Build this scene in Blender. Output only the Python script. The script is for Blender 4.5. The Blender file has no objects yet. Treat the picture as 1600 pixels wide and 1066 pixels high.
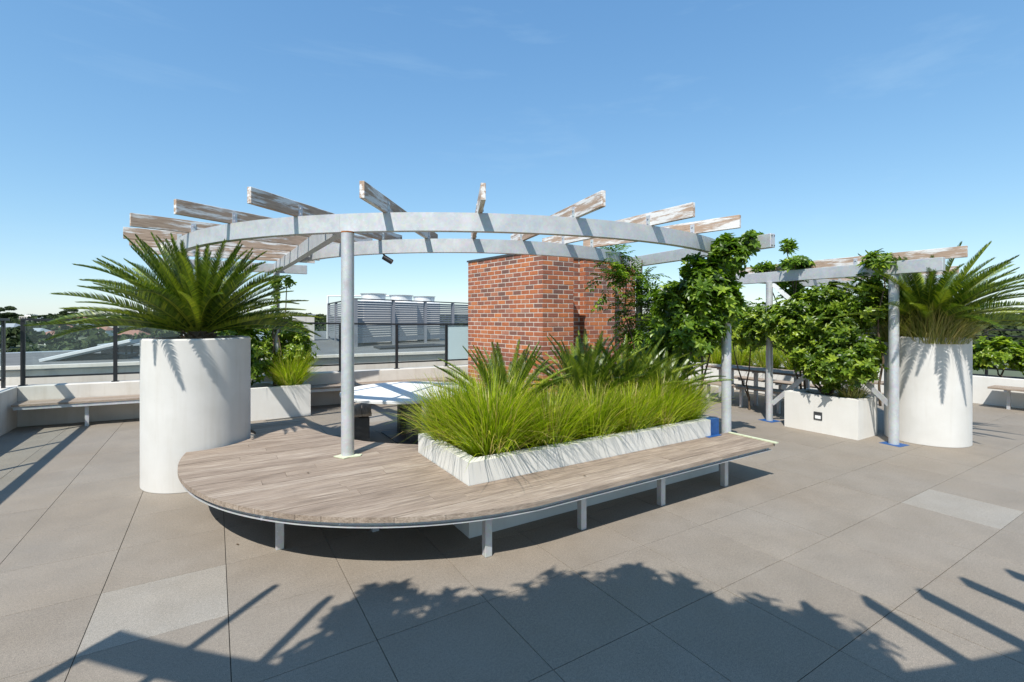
import bpy, bmesh, math, random
from mathutils import Vector, Matrix
R = math.radians
random.seed(7)
SC = bpy.context.scene
COL = SC.collection

# ------------------------------------------------------------------ camera, sky, sun, exposure
# World axes follow the paving grid: X runs along the long bench, Y across it.
CAM_H = 1.8
cam_d = bpy.data.cameras.new("camera")
cam = bpy.data.objects.new("camera", cam_d); COL.objects.link(cam)
cam.location = (0, 0, CAM_H)
cam.rotation_euler = (R(90), 0, R(-31.8))
cam_d.sensor_width = 36; cam_d.lens = 749 / 1600 * 36
cam_d.shift_y = -37 / 1600
cam_d.clip_start = 0.05; cam_d.clip_end = 6000
SC.camera = cam

SUN_AZ, SUN_EL = R(217), R(52.5)      # direction towards the sun, measured from +X towards +Y
to_sun = Vector((math.cos(SUN_AZ) * math.cos(SUN_EL), math.sin(SUN_AZ) * math.cos(SUN_EL), math.sin(SUN_EL)))
world = bpy.data.worlds.new("World"); SC.world = world; world.use_nodes = True
wn = world.node_tree; wn.nodes.clear()
sky = wn.nodes.new("ShaderNodeTexSky"); sky.sky_type = 'NISHITA'; sky.sun_disc = False
sky.sun_elevation = SUN_EL; sky.sun_rotation = math.atan2(to_sun.x, to_sun.y)
sky.altitude = 50; sky.air_density = 1.0; sky.dust_density = 0.2; sky.ozone_density = 2.0
bgn = wn.nodes.new("ShaderNodeBackground"); bgn.inputs[1].default_value = 0.125
wo = wn.nodes.new("ShaderNodeOutputWorld")
# thin high cirrus, spread over the whole sky
tc = wn.nodes.new("ShaderNodeTexCoord")
mp = wn.nodes.new("ShaderNodeMapping"); mp.inputs['Scale'].default_value = (1.0, 3.0, 11.0); mp.inputs['Rotation'].default_value = (0.1, 0.12, 0.5)
ns = wn.nodes.new("ShaderNodeTexNoise"); ns.inputs['Scale'].default_value = 1.6; ns.inputs['Detail'].default_value = 7; ns.inputs['Roughness'].default_value = 0.6
cr = wn.nodes.new("ShaderNodeValToRGB"); cr.color_ramp.elements[0].position = 0.58; cr.color_ramp.elements[1].position = 0.9
cr.color_ramp.elements[1].color = (0.14, 0.14, 0.14, 1)
mx = wn.nodes.new("ShaderNodeMixRGB"); mx.inputs[2].default_value = (6.2, 6.8, 7.4, 1)
L = wn.links.new
L(tc.outputs['Generated'], mp.inputs[0]); L(mp.outputs[0], ns.inputs[0]); L(ns.outputs[0], cr.inputs[0])
L(cr.outputs[0], mx.inputs[0]); L(sky.outputs[0], mx.inputs[1]); sep = wn.nodes.new('ShaderNodeSeparateColor'); com = wn.nodes.new('ShaderNodeCombineColor'); L(mx.outputs[0], sep.inputs[0])
for ch, (gm_, k_) in enumerate(((0.84, 0.97), (0.67, 1.55), (0.5, 2.38))):
    pw_ = wn.nodes.new('ShaderNodeMath'); pw_.operation = 'POWER'; pw_.inputs[1].default_value = gm_
    mu_ = wn.nodes.new('ShaderNodeMath'); mu_.operation = 'MULTIPLY'; mu_.inputs[1].default_value = k_
    L(sep.outputs[ch], pw_.inputs[0]); L(pw_.outputs[0], mu_.inputs[0]); L(mu_.outputs[0], com.inputs[ch])
L(com.outputs[0], bgn.inputs[0]); L(bgn.outputs[0], wo.inputs[0])

sun_d = bpy.data.lights.new("sun", 'SUN'); sun_d.energy = 4.6; sun_d.angle = R(0.53); sun_d.color = (1.0, 0.965, 0.905)
sun = bpy.data.objects.new("sun", sun_d); COL.objects.link(sun)
sun.rotation_euler = to_sun.to_track_quat('Z', 'Y').to_euler(); sun.location = to_sun * 60
SC.view_settings.view_transform = 'Standard'; SC.view_settings.look = 'None'
SC.view_settings.exposure = 0.42; SC.view_settings.gamma = 1.0; SC.view_settings.use_curve_mapping = False
SC.render.engine = 'CYCLES'
SC.cycles.max_bounces = 8; SC.cycles.transparent_max_bounces = 12

# ------------------------------------------------------------------ materials
class NT:
    def __init__(s, name):
        s.m = bpy.data.materials.new(name); s.m.use_nodes = True
        s.t = s.m.node_tree; s.t.nodes.clear()
        s.out = s.n("OutputMaterial"); s.p = s.n("BsdfPrincipled"); s.l(s.p.outputs[0], s.out.inputs[0])
    def n(s, k, **kw):
        nd = s.t.nodes.new("ShaderNode" + k)
        for a, v in kw.items(): setattr(nd, a, v)
        return nd
    def l(s, a, b): s.t.links.new(a, b)
    def coord(s, kind='Object', scale=(1, 1, 1), rnd=False):
        c = s.n("TexCoord"); m = s.n("Mapping"); m.inputs['Scale'].default_value = scale
        s.l(c.outputs[kind], m.inputs[0])
        if rnd:
            o = s.n("ObjectInfo"); k = s.n("Math", operation='MULTIPLY'); k.inputs[1].default_value = 37.0
            s.l(o.outputs['Random'], k.inputs[0]); s.l(k.outputs[0], m.inputs['Location'])
        return m.outputs[0]
    def noise(s, vec, scale, detail=5, rough=0.55):
        x = s.n("TexNoise"); x.inputs['Scale'].default_value = scale; x.inputs['Detail'].default_value = detail
        x.inputs['Roughness'].default_value = rough; s.l(vec, x.inputs['Vector']); return x.outputs[0]
    def ramp(s, fac, stops, interp='LINEAR'):
        r = s.n("ValToRGB"); e = r.color_ramp; e.interpolation = interp
        while len(e.elements) < len(stops): e.elements.new(0.5)
        for el, (p, c) in zip(e.elements, stops):
            el.position = p; el.color = (c, c, c, 1) if not hasattr(c, '__len__') else (*c, 1)
        s.l(fac, r.inputs[0]); return r.outputs[0]
    def mix(s, a, b, fac, kind='MIX'):
        x = s.n("MixRGB", blend_type=kind)
        for i, v in ((0, fac), (1, a), (2, b)):
            if hasattr(v, 'links') or hasattr(v, 'is_linked'): s.l(v, x.inputs[i])
            elif hasattr(v, '__len__'): x.inputs[i].default_value = (*v, 1)
            else: x.inputs[i].default_value = v
        return x.outputs[0]
    def bump(s, h, strength=0.3, dist=0.01):
        b = s.n("Bump"); b.inputs['Strength'].default_value = strength; b.inputs['Distance'].default_value = dist
        s.l(h, b.inputs['Height']); s.l(b.outputs[0], s.p.inputs['Normal'])
    def base(s, c):
        if hasattr(c, 'links') or hasattr(c, 'is_linked'): s.l(c, s.p.inputs['Base Color'])
        else: s.p.inputs['Base Color'].default_value = (*c, 1)
    def rough(s, v):
        if hasattr(v, 'is_linked'): s.l(v, s.p.inputs['Roughness'])
        else: s.p.inputs['Roughness'].default_value = v

M = {}
def mat_galv():
    a = NT("galvanised_steel"); v = a.coord('Object', (1, 1, 1), True)
    vo = a.n("TexVoronoi"); vo.inputs['Scale'].default_value = 38; a.l(v, vo.inputs['Vector'])
    n1 = a.noise(v, 6, 6, 0.65); n2 = a.noise(v, 60, 4)
    c = a.mix(a.ramp(n1, [(0.3, (0.47, 0.48, 0.485)), (0.7, (0.57, 0.58, 0.58))]), vo.outputs['Color'], 0.06)
    c = a.mix(c, (0.75, 0.76, 0.76), a.ramp(n2, [(0.66, 0.0), (0.74, 0.7)]))
    a.base(c); a.p.inputs['Metallic'].default_value = 0.35; a.rough(a.ramp(n1, [(0.3, 0.42), (0.7, 0.6)])); a.bump(n2, 0.05, 0.004)
    return a.m
def mat_paint_timber():
    a = NT("peeling_whitewashed_timber")
    v = a.coord('Object', (1.0, 9, 9), True); v2 = a.coord('Object', (2.0, 26, 26), True); v3 = a.coord('Object', (1, 3, 3), True)
    g = a.noise(v2, 3.0, 6, 0.7); p = a.noise(v, 2.2, 8, 0.72); q = a.noise(v3, 1.3, 4)
    wood = a.ramp(g, [(0.25, (0.20, 0.13, 0.09)), (0.5, (0.40, 0.28, 0.20)), (0.8, (0.52, 0.38, 0.28))])
    white = a.ramp(g, [(0.2, (0.62, 0.60, 0.57)), (0.7, (0.80, 0.79, 0.77))])
    s = a.mix(p, q, 0.35)
    c = a.mix(wood, white, a.ramp(s, [(0.49, 0.0), (0.55, 0.93)]))
    a.base(c); a.rough(0.8); a.bump(s, 0.35, 0.004)
    return a.m
def mat_deck():
    a = NT("weathered_deck_timber")
    v = a.coord('Object', (0.9, 12, 12), True); v2 = a.coord('Object', (1.6, 46, 46), True)
    g = a.noise(v, 3, 7, 0.65); f = a.noise(v2, 3, 6, 0.7); b = a.noise(a.coord('Object', (1, 1.6, 1)), 1.1, 4)
    o = a.n("ObjectInfo")
    c = a.ramp(g, [(0.22, (0.150, 0.124, 0.100)), (0.5, (0.268, 0.229, 0.192)), (0.78, (0.395, 0.358, 0.315))])
    c = a.mix(c, a.ramp(f, [(0.32, (0.20, 0.165, 0.14)), (0.5, (0.62, 0.59, 0.56)), (0.68, (0.90, 0.89, 0.87))]), 0.72, 'MULTIPLY')
    c = a.mix(c, (1.55, 1.5, 1.45), 1.0, 'MULTIPLY')
    c = a.mix(c, a.ramp(o.outputs['Random'], [(0, (0.84, 0.81, 0.79)), (0.5, (0.97, 0.95, 0.93)), (1, (1.12, 1.13, 1.14))]), 0.9, 'MULTIPLY')
    c = a.mix(c, a.ramp(b, [(0.35, (0.85, 0.82, 0.80)), (0.65, (1.08, 1.04, 1.0))]), 0.8, 'MULTIPLY')
    a.base(c); a.rough(0.78); a.bump(f, 0.4, 0.004)
    return a.m
def mat_render(name, c1, c2, stain=0.25, rough=0.85):
    a = NT(name); v = a.coord('Object'); vs = a.coord('Object', (7, 7, 0.6))
    n = a.noise(v, 2.2, 6, 0.6); s = a.noise(vs, 1.6, 5, 0.6); f = a.noise(v, 120, 3)
    c = a.ramp(n, [(0.3, c1), (0.7, c2)])
    c = a.mix(c, (0.72, 0.66, 0.56), a.ramp(s, [(0.5, 0.0), (0.8, stain)]), 'MULTIPLY')
    sp = a.noise(v, 28, 2); c = a.mix(c, (0.45, 0.42, 0.38), a.ramp(sp, [(0.74, 0.0), (0.80, 0.35)]))
    a.base(c); a.rough(rough); a.bump(f, 0.12, 0.004)
    return a.m
def mat_tile(name="granite_look_paving_tile", gain=(1, 1, 1)):
    a = NT(name)
    v = a.coord('Object'); g = a.n("NewGeometry")
    pos = g.outputs['Position']
    sn = a.n("VectorMath", operation='SUBTRACT'); sn.inputs[1].default_value = (0.07, 2.67, 0.0); a.l(pos, sn.inputs[0])
    dv = a.n("VectorMath", operation='DIVIDE'); dv.inputs[1].default_value = (0.7, 0.7, 100.0); a.l(sn.outputs[0], dv.inputs[0])
    fl = a.n("VectorMath", operation='FLOOR'); a.l(dv.outputs[0], fl.inputs[0])
    wnz = a.n("TexWhiteNoise"); a.l(fl.outputs[0], wnz.inputs[0])
    n1 = a.noise(pos, 0.55, 5, 0.6); n2 = a.noise(pos, 3.2, 6, 0.65); n3 = a.noise(pos, 210, 2, 0.7); n4 = a.noise(pos, 60, 3, 0.6)
    c = a.ramp(n1, [(0.3, (0.238, 0.197, 0.151)), (0.7, (0.256, 0.225, 0.188))])
    t = a.ramp(wnz.outputs[0], [(0.0, (0.96, 0.96, 0.96)), (0.5, (1.0, 1.0, 1.0)), (1.0, (1.05, 1.05, 1.05))])
    c = a.mix(c, gain, 1.0, 'MULTIPLY')
    c = a.mix(c, t, 1.0, 'MULTIPLY')
    c = a.mix(c, a.ramp(n2, [(0.3, (0.82, 0.81, 0.79)), (0.7, (1.1, 1.1, 1.1))]), 0.5, 'MULTIPLY')
    c = a.mix(c, a.ramp(n3, [(0.30, (0.45, 0.45, 0.46)), (0.48, (0.95, 0.95, 0.95)), (0.62, (1.2, 1.2, 1.2)), (0.72, (1.8, 1.8, 1.8))]), 0.8, 'MULTIPLY')
    c = a.mix(c, a.ramp(n4, [(0.35, (0.8, 0.8, 0.8)), (0.65, (1.15, 1.15, 1.15))]), 0.5, 'MULTIPLY')
    a.base(c); a.rough(a.ramp(n2, [(0.3, 0.62), (0.7, 0.78)])); a.bump(n3, 0.15, 0.002)
    return a.m
def mat_brick(src):
    a = NT("red_brick_" + src); v = a.coord('Object', (1, 1, 1), src == 'object')
    if src == 'object': r = a.n("ObjectInfo").outputs['Random']
    else:
        at = a.n("Attribute"); at.attribute_name = 'tone'; r = at.outputs['Fac']
    c = a.ramp(r, [(0.0, (0.16, 0.078, 0.058)), (0.14, (0.21, 0.090, 0.060)), (0.3, (0.29, 0.100, 0.058)), (0.6, (0.40, 0.122, 0.046)), (0.85, (0.50, 0.165, 0.055)), (1.0, (0.35, 0.15, 0.095))])
    n = a.noise(v, 14, 5, 0.7); c = a.mix(c, a.ramp(n, [(0.3, (0.7, 0.68, 0.68)), (0.7, (1.2, 1.2, 1.2))]), 0.7, 'MULTIPLY')
    a.base(c); a.rough(0.85); a.bump(a.noise(v, 70, 4), 0.4, 0.005)
    return a.m
def mat_leaf(name, dark, mid, light, trans=0.3, rough=0.38, spec=0.5, straw=None):
    a = NT(name); at = a.n("Attribute"); at.attribute_name = 'tone'
    c = a.ramp(at.outputs['Fac'], [(0.0, dark), (0.5, mid), (0.88, light), (1.0, straw or light)])
    a.base(c); a.rough(rough); a.p.inputs['Specular IOR Level'].default_value = spec
    tr = a.n("BsdfTranslucent"); ms = a.n("MixShader"); ms.inputs[0].default_value = trans
    c2 = a.mix(c, (1.5, 1.7, 0.55), 1.0, 'MULTIPLY'); a.l(c2, tr.inputs[0])
    a.l(a.p.outputs[0], ms.inputs[1]); a.l(tr.outputs[0], ms.inputs[2]); a.l(ms.outputs[0], a.out.inputs[0])
    return a.m
def mat_plain(name, c, rough=0.6, metal=0.0, var=0.12, scale=8):
    a = NT(name); v = a.coord('Object'); n = a.noise(v, scale, 5, 0.6)
    lo = tuple(x * (1 - var) for x in c); hi = tuple(min(1, x * (1 + var)) for x in c)
    a.base(a.ramp(n, [(0.3, lo), (0.7, hi)])); a.rough(rough); a.p.inputs['Metallic'].default_value = metal
    return a.m
def mat_glass(name, tint, opac, rough):
    a = NT(name); a.base(tint); a.rough(rough); a.p.inputs['Specular IOR Level'].default_value = 0.6
    tr = a.n("BsdfTransparent"); tr.inputs[0].default_value = (0.95, 0.98, 0.975, 1); ms = a.n("MixShader")
    ms.inputs[0].default_value = opac
    a.l(tr.outputs[0], ms.inputs[1]); a.l(a.p.outputs[0], ms.inputs[2]); a.l(ms.outputs[0], a.out.inputs[0])
    return a.m
M['galv'] = mat_galv(); M['rafter'] = mat_paint_timber(); M['deck'] = mat_deck()
M['pot'] = mat_render("white_rendered_concrete", (0.55, 0.53, 0.49), (0.62, 0.60, 0.565), 0.26)
M['planter'] = mat_render("off_white_planter_render", (0.63, 0.605, 0.555), (0.69, 0.67, 0.625), 0.14)
M['wall'] = mat_render("cream_wall_render", (0.55, 0.51, 0.45), (0.64, 0.60, 0.54), 0.4)
M['tile'] = mat_tile(); M['tile_pale'] = mat_tile('paler_paving_tile', (1.16, 1.22, 1.28)); M['joint'] = mat_plain("dark_tile_joint", (0.07, 0.062, 0.055), 0.9)
M['brick'] = mat_brick('object'); M['brick_far'] = mat_brick('attribute'); M['mortar'] = mat_plain("pale_mortar", (0.55, 0.485, 0.41), 0.9, 0, 0.15, 30)
M['vine'] = mat_leaf("vine_leaf", (0.025, 0.058, 0.006), (0.105, 0.19, 0.015), (0.31, 0.41, 0.04), 0.38)
M['shrub'] = mat_leaf("shrub_leaf", (0.035, 0.075, 0.006), (0.13, 0.21, 0.016), (0.34, 0.42, 0.04), 0.38)
M['hedge'] = mat_leaf("hedge_leaf", (0.06, 0.11, 0.010), (0.19, 0.28, 0.022), (0.40, 0.46, 0.05), 0.38)
M['frond'] = mat_leaf("cycad_frond", (0.020, 0.046, 0.006), (0.085, 0.142, 0.013), (0.26, 0.30, 0.028), 0.18, 0.36, 0.5)
M['grass'] = mat_leaf("strappy_grass", (0.06, 0.11, 0.004), (0.30, 0.39, 0.010), (0.62, 0.64, 0.04), 0.42, 0.42, 0.5, (0.55, 0.42, 0.18))
M['drygrass'] = mat_leaf("drying_grass", (0.11, 0.14, 0.025), (0.24, 0.26, 0.05), (0.44, 0.36, 0.13), 0.3, 0.45)
M['stem'] = mat_plain("brown_stem", (0.11, 0.075, 0.045), 0.85, 0, 0.3, 30)
M['soil'] = mat_plain("dark_soil", (0.045, 0.032, 0.022), 0.95, 0, 0.4, 40)
M['black'] = mat_plain("black_powder_coat", (0.016, 0.017, 0.019), 0.4, 0, 0.1)
M['louvre'] = mat_plain("grey_louvre_paint", (0.20, 0.205, 0.225), 0.45, 0, 0.06)
M['cap'] = mat_plain("grey_metal_capping", (0.30, 0.325, 0.335), 0.5, 0.1, 0.12, 3)
M['roofgrey'] = mat_plain("grey_roof_membrane", (0.125, 0.125, 0.12), 0.95, 0, 0.2, 2)
M['white'] = mat_plain("white_painted_metal", (0.74, 0.74, 0.73), 0.45, 0, 0.05)
M['table'] = mat_plain("white_table_top", (0.74, 0.73, 0.70), 0.75, 0, 0.04)
M['blue'] = mat_plain("blue_masking_tape", (0.012, 0.075, 0.24), 0.6, 0, 0.2, 20)
M['yellow'] = mat_plain("pale_yellow_tape", (0.55, 0.58, 0.40), 0.6, 0, 0.15, 20)
M['glass'] = mat_glass("clear_balustrade_glass", (0.72, 0.85, 0.85), 0.03, 0.03)
M['frost'] = mat_glass("frosted_glass", (0.46, 0.58, 0.60), 0.9, 0.5)
M['dark'] = mat_plain("dark_metal", (0.05, 0.052, 0.055), 0.55, 0, 0.2)
M['rooftile'] = mat_plain("terracotta_roof", (0.24, 0.12, 0.085), 0.9, 0, 0.25, 2)
M['housewall'] = mat_plain("pale_house_wall", (0.50, 0.46, 0.41), 0.9, 0, 0.15, 1)
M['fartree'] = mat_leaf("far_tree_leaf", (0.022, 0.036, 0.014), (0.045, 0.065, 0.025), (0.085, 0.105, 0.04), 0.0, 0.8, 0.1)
M['land'] = mat_plain("suburb_ground", (0.085, 0.10, 0.055), 0.95, 0, 0.4, 0.03)
M['rust'] = mat_plain("rust", (0.30, 0.11, 0.03), 0.9, 0, 0.4, 40)
M['lamp'] = mat_plain("pale_lamp_lens", (0.82, 0.82, 0.80), 0.3, 0, 0.02)

# ------------------------------------------------------------------ builders
def link(o, parent=None):
    COL.objects.link(o)
    if parent is not None: o.parent = parent
    return o
def mesh_data(name, verts, faces, mat, smooth=False, tone=None, mats=None, fmat=None):
    me = bpy.data.meshes.new(name); me.from_pydata(verts, [], faces)
    for m in (mats or [mat]): me.materials.append(m)
    if fmat: me.polygons.foreach_set('material_index', fmat)
    if smooth: me.polygons.foreach_set('use_smooth', [True] * len(me.polygons))
    if tone is not None:
        at = me.attributes.new('tone', 'FLOAT', 'FACE'); at.data.foreach_set('value', tone)
    me.update(); return me
def add(name, me, parent=None, loc=None, rot=None, scale=None):
    o = bpy.data.objects.new(name, me); link(o, parent)
    if loc is not None: o.location = loc
    if rot is not None: o.rotation_euler = rot
    if scale is not None: o.scale = scale
    return o
def tag(o, label=None, cat=None, group=None, kind=None):
    if label: o['label'] = label
    if cat: o['category'] = cat
    if group: o['group'] = group
    if kind: o['kind'] = kind
    return o
def thing(name, label, cat, loc=(0, 0, 0), rz=0, group=None):
    o = bpy.data.objects.new(name, None); link(o); o.location = loc; o.rotation_euler = (0, 0, rz)
    o.empty_display_size = 0.2
    return tag(o, label, cat, group)
def from_bm(name, bm, mat, bevel=0, seg=1):
    if bevel: bmesh.ops.bevel(bm, geom=list(bm.edges), offset=bevel, segments=seg, affect='EDGES', profile=0.6)
    bmesh.ops.recalc_face_normals(bm, faces=bm.faces)
    me = bpy.data.meshes.new(name); bm.to_mesh(me); bm.free(); me.materials.append(mat); return me
def box_me(name, sx, sy, sz, mat, bevel=0.0, base=True):
    """box centred in x,y; bottom at z=0 when base"""
    bm = bmesh.new(); bmesh.ops.create_cube(bm, size=1)
    for v in bm.verts:
        v.co.x *= sx; v.co.y *= sy; v.co.z = (v.co.z + (0.5 if base else 0)) * sz
    return from_bm(name, bm, mat, bevel)
def box(name, x0, x1, y0, y1, z0, z1, mat, parent=None, bevel=0.0):
    me = box_me(name, x1 - x0, y1 - y0, z1 - z0, mat, bevel)
    return add(name, me, parent, ((x0 + x1) / 2, (y0 + y1) / 2, z0))
def prism_me(name, poly, z0, z1, mat, bevel=0.0):
    bm = bmesh.new()
    vs = [bm.verts.new((x, y, z0)) for x, y in poly]; f = bm.faces.new(vs)
    r = bmesh.ops.extrude_face_region(bm, geom=[f])
    for g in r['geom']:
        if isinstance(g, bmesh.types.BMVert): g.co.z = z1
    return from_bm(name, bm, mat, bevel)
def bar_me(name, p0, p1, w, h, mat, bevel=0.0):
    """rectangular bar from p0 to p1 (centre line), w sideways, h upwards, mesh in local frame with X along the bar"""
    L_ = (Vector(p1) - Vector(p0)).length
    bm = bmesh.new(); bmesh.ops.create_cube(bm, size=1)
    for v in bm.verts: v.co.x = (v.co.x + 0.5) * L_; v.co.y *= w; v.co.z *= h
    return from_bm(name, bm, mat, bevel)
def bar(name, p0, p1, w, h, mat, parent=None, bevel=0.0):
    p0, p1 = Vector(p0), Vector(p1); d = p1 - p0
    o = add(name, bar_me(name, p0, p1, w, h, mat, bevel), parent, p0)
    o.rotation_euler = (0, -math.atan2(d.z, math.hypot(d.x, d.y)), math.atan2(d.y, d.x)); return o
def sweep(name, pts, w, z0, z1, mat, parent=None, closed_ends=True):
    """rectangular section carried along a plan polyline"""
    n = len(pts); vs = []; fs = []
    for i, p in enumerate(pts):
        a = Vector(pts[max(0, i - 1)]); b = Vector(pts[min(n - 1, i + 1)]); t = (b - a).normalized(); nn = Vector((-t.y, t.x)) * w / 2
        q = Vector(p)
        vs += [(q.x - nn.x, q.y - nn.y, z0), (q.x + nn.x, q.y + nn.y, z0), (q.x + nn.x, q.y + nn.y, z1), (q.x - nn.x, q.y - nn.y, z1)]
    for i in range(n - 1):
        k = 4 * i
        for j in range(4): fs.append((k + j, k + (j + 1) % 4, k + 4 + (j + 1) % 4, k + 4 + j))
    fs += [(3, 2, 1, 0), (4 * n - 4, 4 * n - 3, 4 * n - 2, 4 * n - 1)]
    bm = bmesh.new(); bvs = [bm.verts.new(v) for v in vs]
    for f in fs: bm.faces.new([bvs[i] for i in f])
    es = [e for e in bm.edges if abs(e.calc_face_angle(0)) > 0.9]
    bmesh.ops.bevel(bm, geom=es, offset=0.006, segments=1, affect='EDGES')
    return add(name, from_bm(name, bm, mat), parent)
def lathe_me(name, prof, mat, seg=48, smooth_angle=0.6):
    bm = bmesh.new(); rings = []
    for r, z in prof:
        rings.append([bm.verts.new((r * math.cos(2 * math.pi * i / seg), r * math.sin(2 * math.pi * i / seg), z)) for i in range(seg)])
    for a, b in zip(rings, rings[1:]):
        for i in range(seg): bm.faces.new((a[i], a[(i + 1) % seg], b[(i + 1) % seg], b[i]))
    bm.faces.new(list(reversed(rings[0]))); bm.faces.new(rings[-1])
    bmesh.ops.recalc_face_normals(bm, faces=bm.faces)
    me = bpy.data.meshes.new(name); bm.to_mesh(me); bm.free(); me.materials.append(mat)
    for p in me.polygons: p.use_smooth = len(p.vertices) == 4
    me.set_sharp_from_angle(angle=smooth_angle) if hasattr(me, 'set_sharp_from_angle') else None
    return me
def tube(name, p0, p1, r, mat, parent=None, seg=20):
    p0, p1 = Vector(p0), Vector(p1); d = p1 - p0
    o = add(name, lathe_me(name, [(r, 0), (r, d.length)], mat, seg), parent, p0)
    o.rotation_euler = d.to_track_quat('Z', 'Y').to_euler(); return o
def path_tube_me(name, pts, radii, mat, seg=6):
    vs = []; fs = []; n = len(pts)
    for i, p in enumerate(pts):
        a = Vector(pts[max(0, i - 1)]); b = Vector(pts[min(n - 1, i + 1)]); t = (b - a).normalized()
        u = t.cross(Vector((0.31, 0.2, 0.93))).normalized(); w = t.cross(u)
        for k in range(seg):
            an = 2 * math.pi * k / seg; vs.append(tuple(Vector(p) + (u * math.cos(an) + w * math.sin(an)) * radii[i]))
    for i in range(n - 1):
        for k in range(seg): fs.append((i * seg + k, i * seg + (k + 1) % seg, (i + 1) * seg + (k + 1) % seg, (i + 1) * seg + k))
    return mesh_data(name, vs, fs, mat, True)

# ------------------------------------------------------------------ ground, terrace floor
def struct(o): o['kind'] = 'structure'; return o
GZ = -14.0
gm = mesh_data("ground", [(-3000, -3000, GZ), (3000, -3000, GZ), (3000, 3000, GZ), (-3000, 3000, GZ)], [(0, 1, 2, 3)], M['land'])
struct(add("ground", gm))
floor = struct(box("terrace_floor", -4.2, 15.2, -6.5, 13.2, GZ + 0.01, -0.018, M['joint']))
FL = Vector(floor.location)
TX, TY, TS = 0.07, 2.67, 0.7
tiles = []
for i in range(-6, 22):
    for j in range(-13, 15):
        x, y = TX + i * TS, TY + j * TS
        if x < -4.15 or x + TS > 15.15 or y < -6.4 or y + TS > 13.1: continue
        cx_, cy_ = x + TS / 2, y + TS / 2
        d = 0.527 * cx_ + 0.85 * cy_; lat = 0.85 * cx_ - 0.527 * cy_
        inview = d > 1.7 and abs(lat / d) < 1.25
        tiles.append((0 if inview else 1, d, cx_, cy_, (i, j)))
tiles.sort()
tile_me = box_me("paving_tile", TS - 0.004, TS - 0.004, 0.018, M['tile'], 0.001)
vs, fs = [], []
tile_pale_me = box_me("paving_tile", TS - 0.004, TS - 0.004, 0.018, M['tile_pale'], 0.001)
for k, (iv, d, x, y, ij) in enumerate(tiles):
    dz = random.uniform(-0.0007, 0.0007)
    if k < 300 and iv == 0:
        add("paving_tile", tile_pale_me if ij in ((-1, 1), (8, -2), (14, 0), (3, 8)) else tile_me, floor, Vector((x, y, -0.018 + dz)) - FL)
    else:
        b = len(vs); h = TS / 2 - 0.002
        for zz in (-0.018, dz):
            vs += [(x - h, y - h, zz), (x + h, y - h, zz), (x + h, y + h, zz), (x - h, y + h, zz)]
        fs += [(b + 4, b + 5, b + 6, b + 7)] + [(b + q, b + (q + 1) % 4, b + 4 + (q + 1) % 4, b + 4 + q) for q in range(4)]
o = add("paving_field", mesh_data("paving_field", vs, fs, M['tile']), floor, -FL); o['kind'] = 'stuff'

# ------------------------------------------------------------------ main pergola
PC = Vector((4.2, 8.42)); R1, R2 = 4.63, 3.07; BZ0, BZ1 = 2.65, 2.83
def arc(c, r, a0, a1, n): return [(c.x + r * math.cos(R(a0 + (a1 - a0) * i / n)), c.y + r * math.sin(R(a0 + (a1 - a0) * i / n))) for i in range(n + 1)]
perg = thing("pergola", "large curved pergola of galvanised beams with peeling white rafters over the deck", "pergola", (1.12, 4.9, 0))
PO = Vector(perg.location)
def pchild(o, off): o.location = Vector(o.location) - off; return o
def bracket(parent, x, side, h=0.15):
    b = add("bracket", BRK, parent, (x, side * 0.0245, 0.06), (0, 0, 0 if side > 0 else math.pi)); return b
bm = bmesh.new()
def cube_into(bm, c, s):
    r = bmesh.ops.create_cube(bm, size=1)
    for v in r['verts']: v.co = Vector((v.co.x * s[0] + c[0], v.co.y * s[1] + c[1], v.co.z * s[2] + c[2]))
cube_into(bm, (0, 0, 0), (0.055, 0.005, 0.115))
for z in (-0.028, 0.028): cube_into(bm, (0, 0.007, z), (0.018, 0.012, 0.018))
BRK = from_bm("bracket", bm, M['galv'])
def rafter(parent, off, p0, p1, zb, marks=(), hgt=0.15, wid=0.045, sides=(1, -1)):
    """timber on edge from p0 to p1 (plan), bottom at zb"""
    p0, p1 = Vector((*p0, zb + hgt / 2)), Vector((*p1, zb + hgt / 2))
    o = bar("rafter", p0, p1, wid, hgt, M['rafter'], parent, 0.003); o.location = p0 - off
    for mk in marks:
        for s in sides: add("bracket", BRK, o, (mk, s * (wid / 2 + 0.002), -hgt / 2 + 0.06), (0, 0, 0 if s > 0 else math.pi))
    return o
# beams: the outer and inner arcs, the straight wing, the closing beams
outer = [(PC.x - R1, 10.25), (PC.x - R1, 9.3)] + arc(PC, R1, 180, 292.5, 60)
pchild(sweep("front_beam", outer, 0.09, BZ0, BZ1, M['galv'], perg), PO)
pchild(sweep("rear_beam", arc(PC, R2, 187, 306, 52), 0.09, BZ0 + 0.001, BZ1 - 0.002, M['galv'], perg), PO)
pchild(sweep("tie_beam", [(1.10, 4.96), (1.075, 6.5), (1.055, 8.0), (1.03, 9.0), (1.0, 10.16)], 0.09, BZ0 + 0.002, BZ1 - 0.001, M['galv'], perg), PO)
cb = bar("closing_beam", (5.80, 3.30, BZ0 + 0.09), (6.10, 6.05, BZ0 + 0.09), 0.085, 0.172, M['galv'], perg, 0.005); pchild(cb, PO)
eb = bar("end_beam", (-0.95, 10.21, BZ0 + 0.09), (1.55, 10.21, BZ0 + 0.09), 0.085, 0.172, M['galv'], perg, 0.005); pchild(eb, PO)
for x, y in ((5.815, 3.30),):
    for dz in (-0.06, 0.06):
        for dx in (-0.025, 0.025): pchild(box("bolt", x - 0.015 + dx - 0.006, x - 0.015 + dx + 0.006, y - 0.008, y, BZ0 + 0.09 + dz - 0.006, BZ0 + 0.09 + dz + 0.006, M['dark'], perg), PO)
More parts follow.
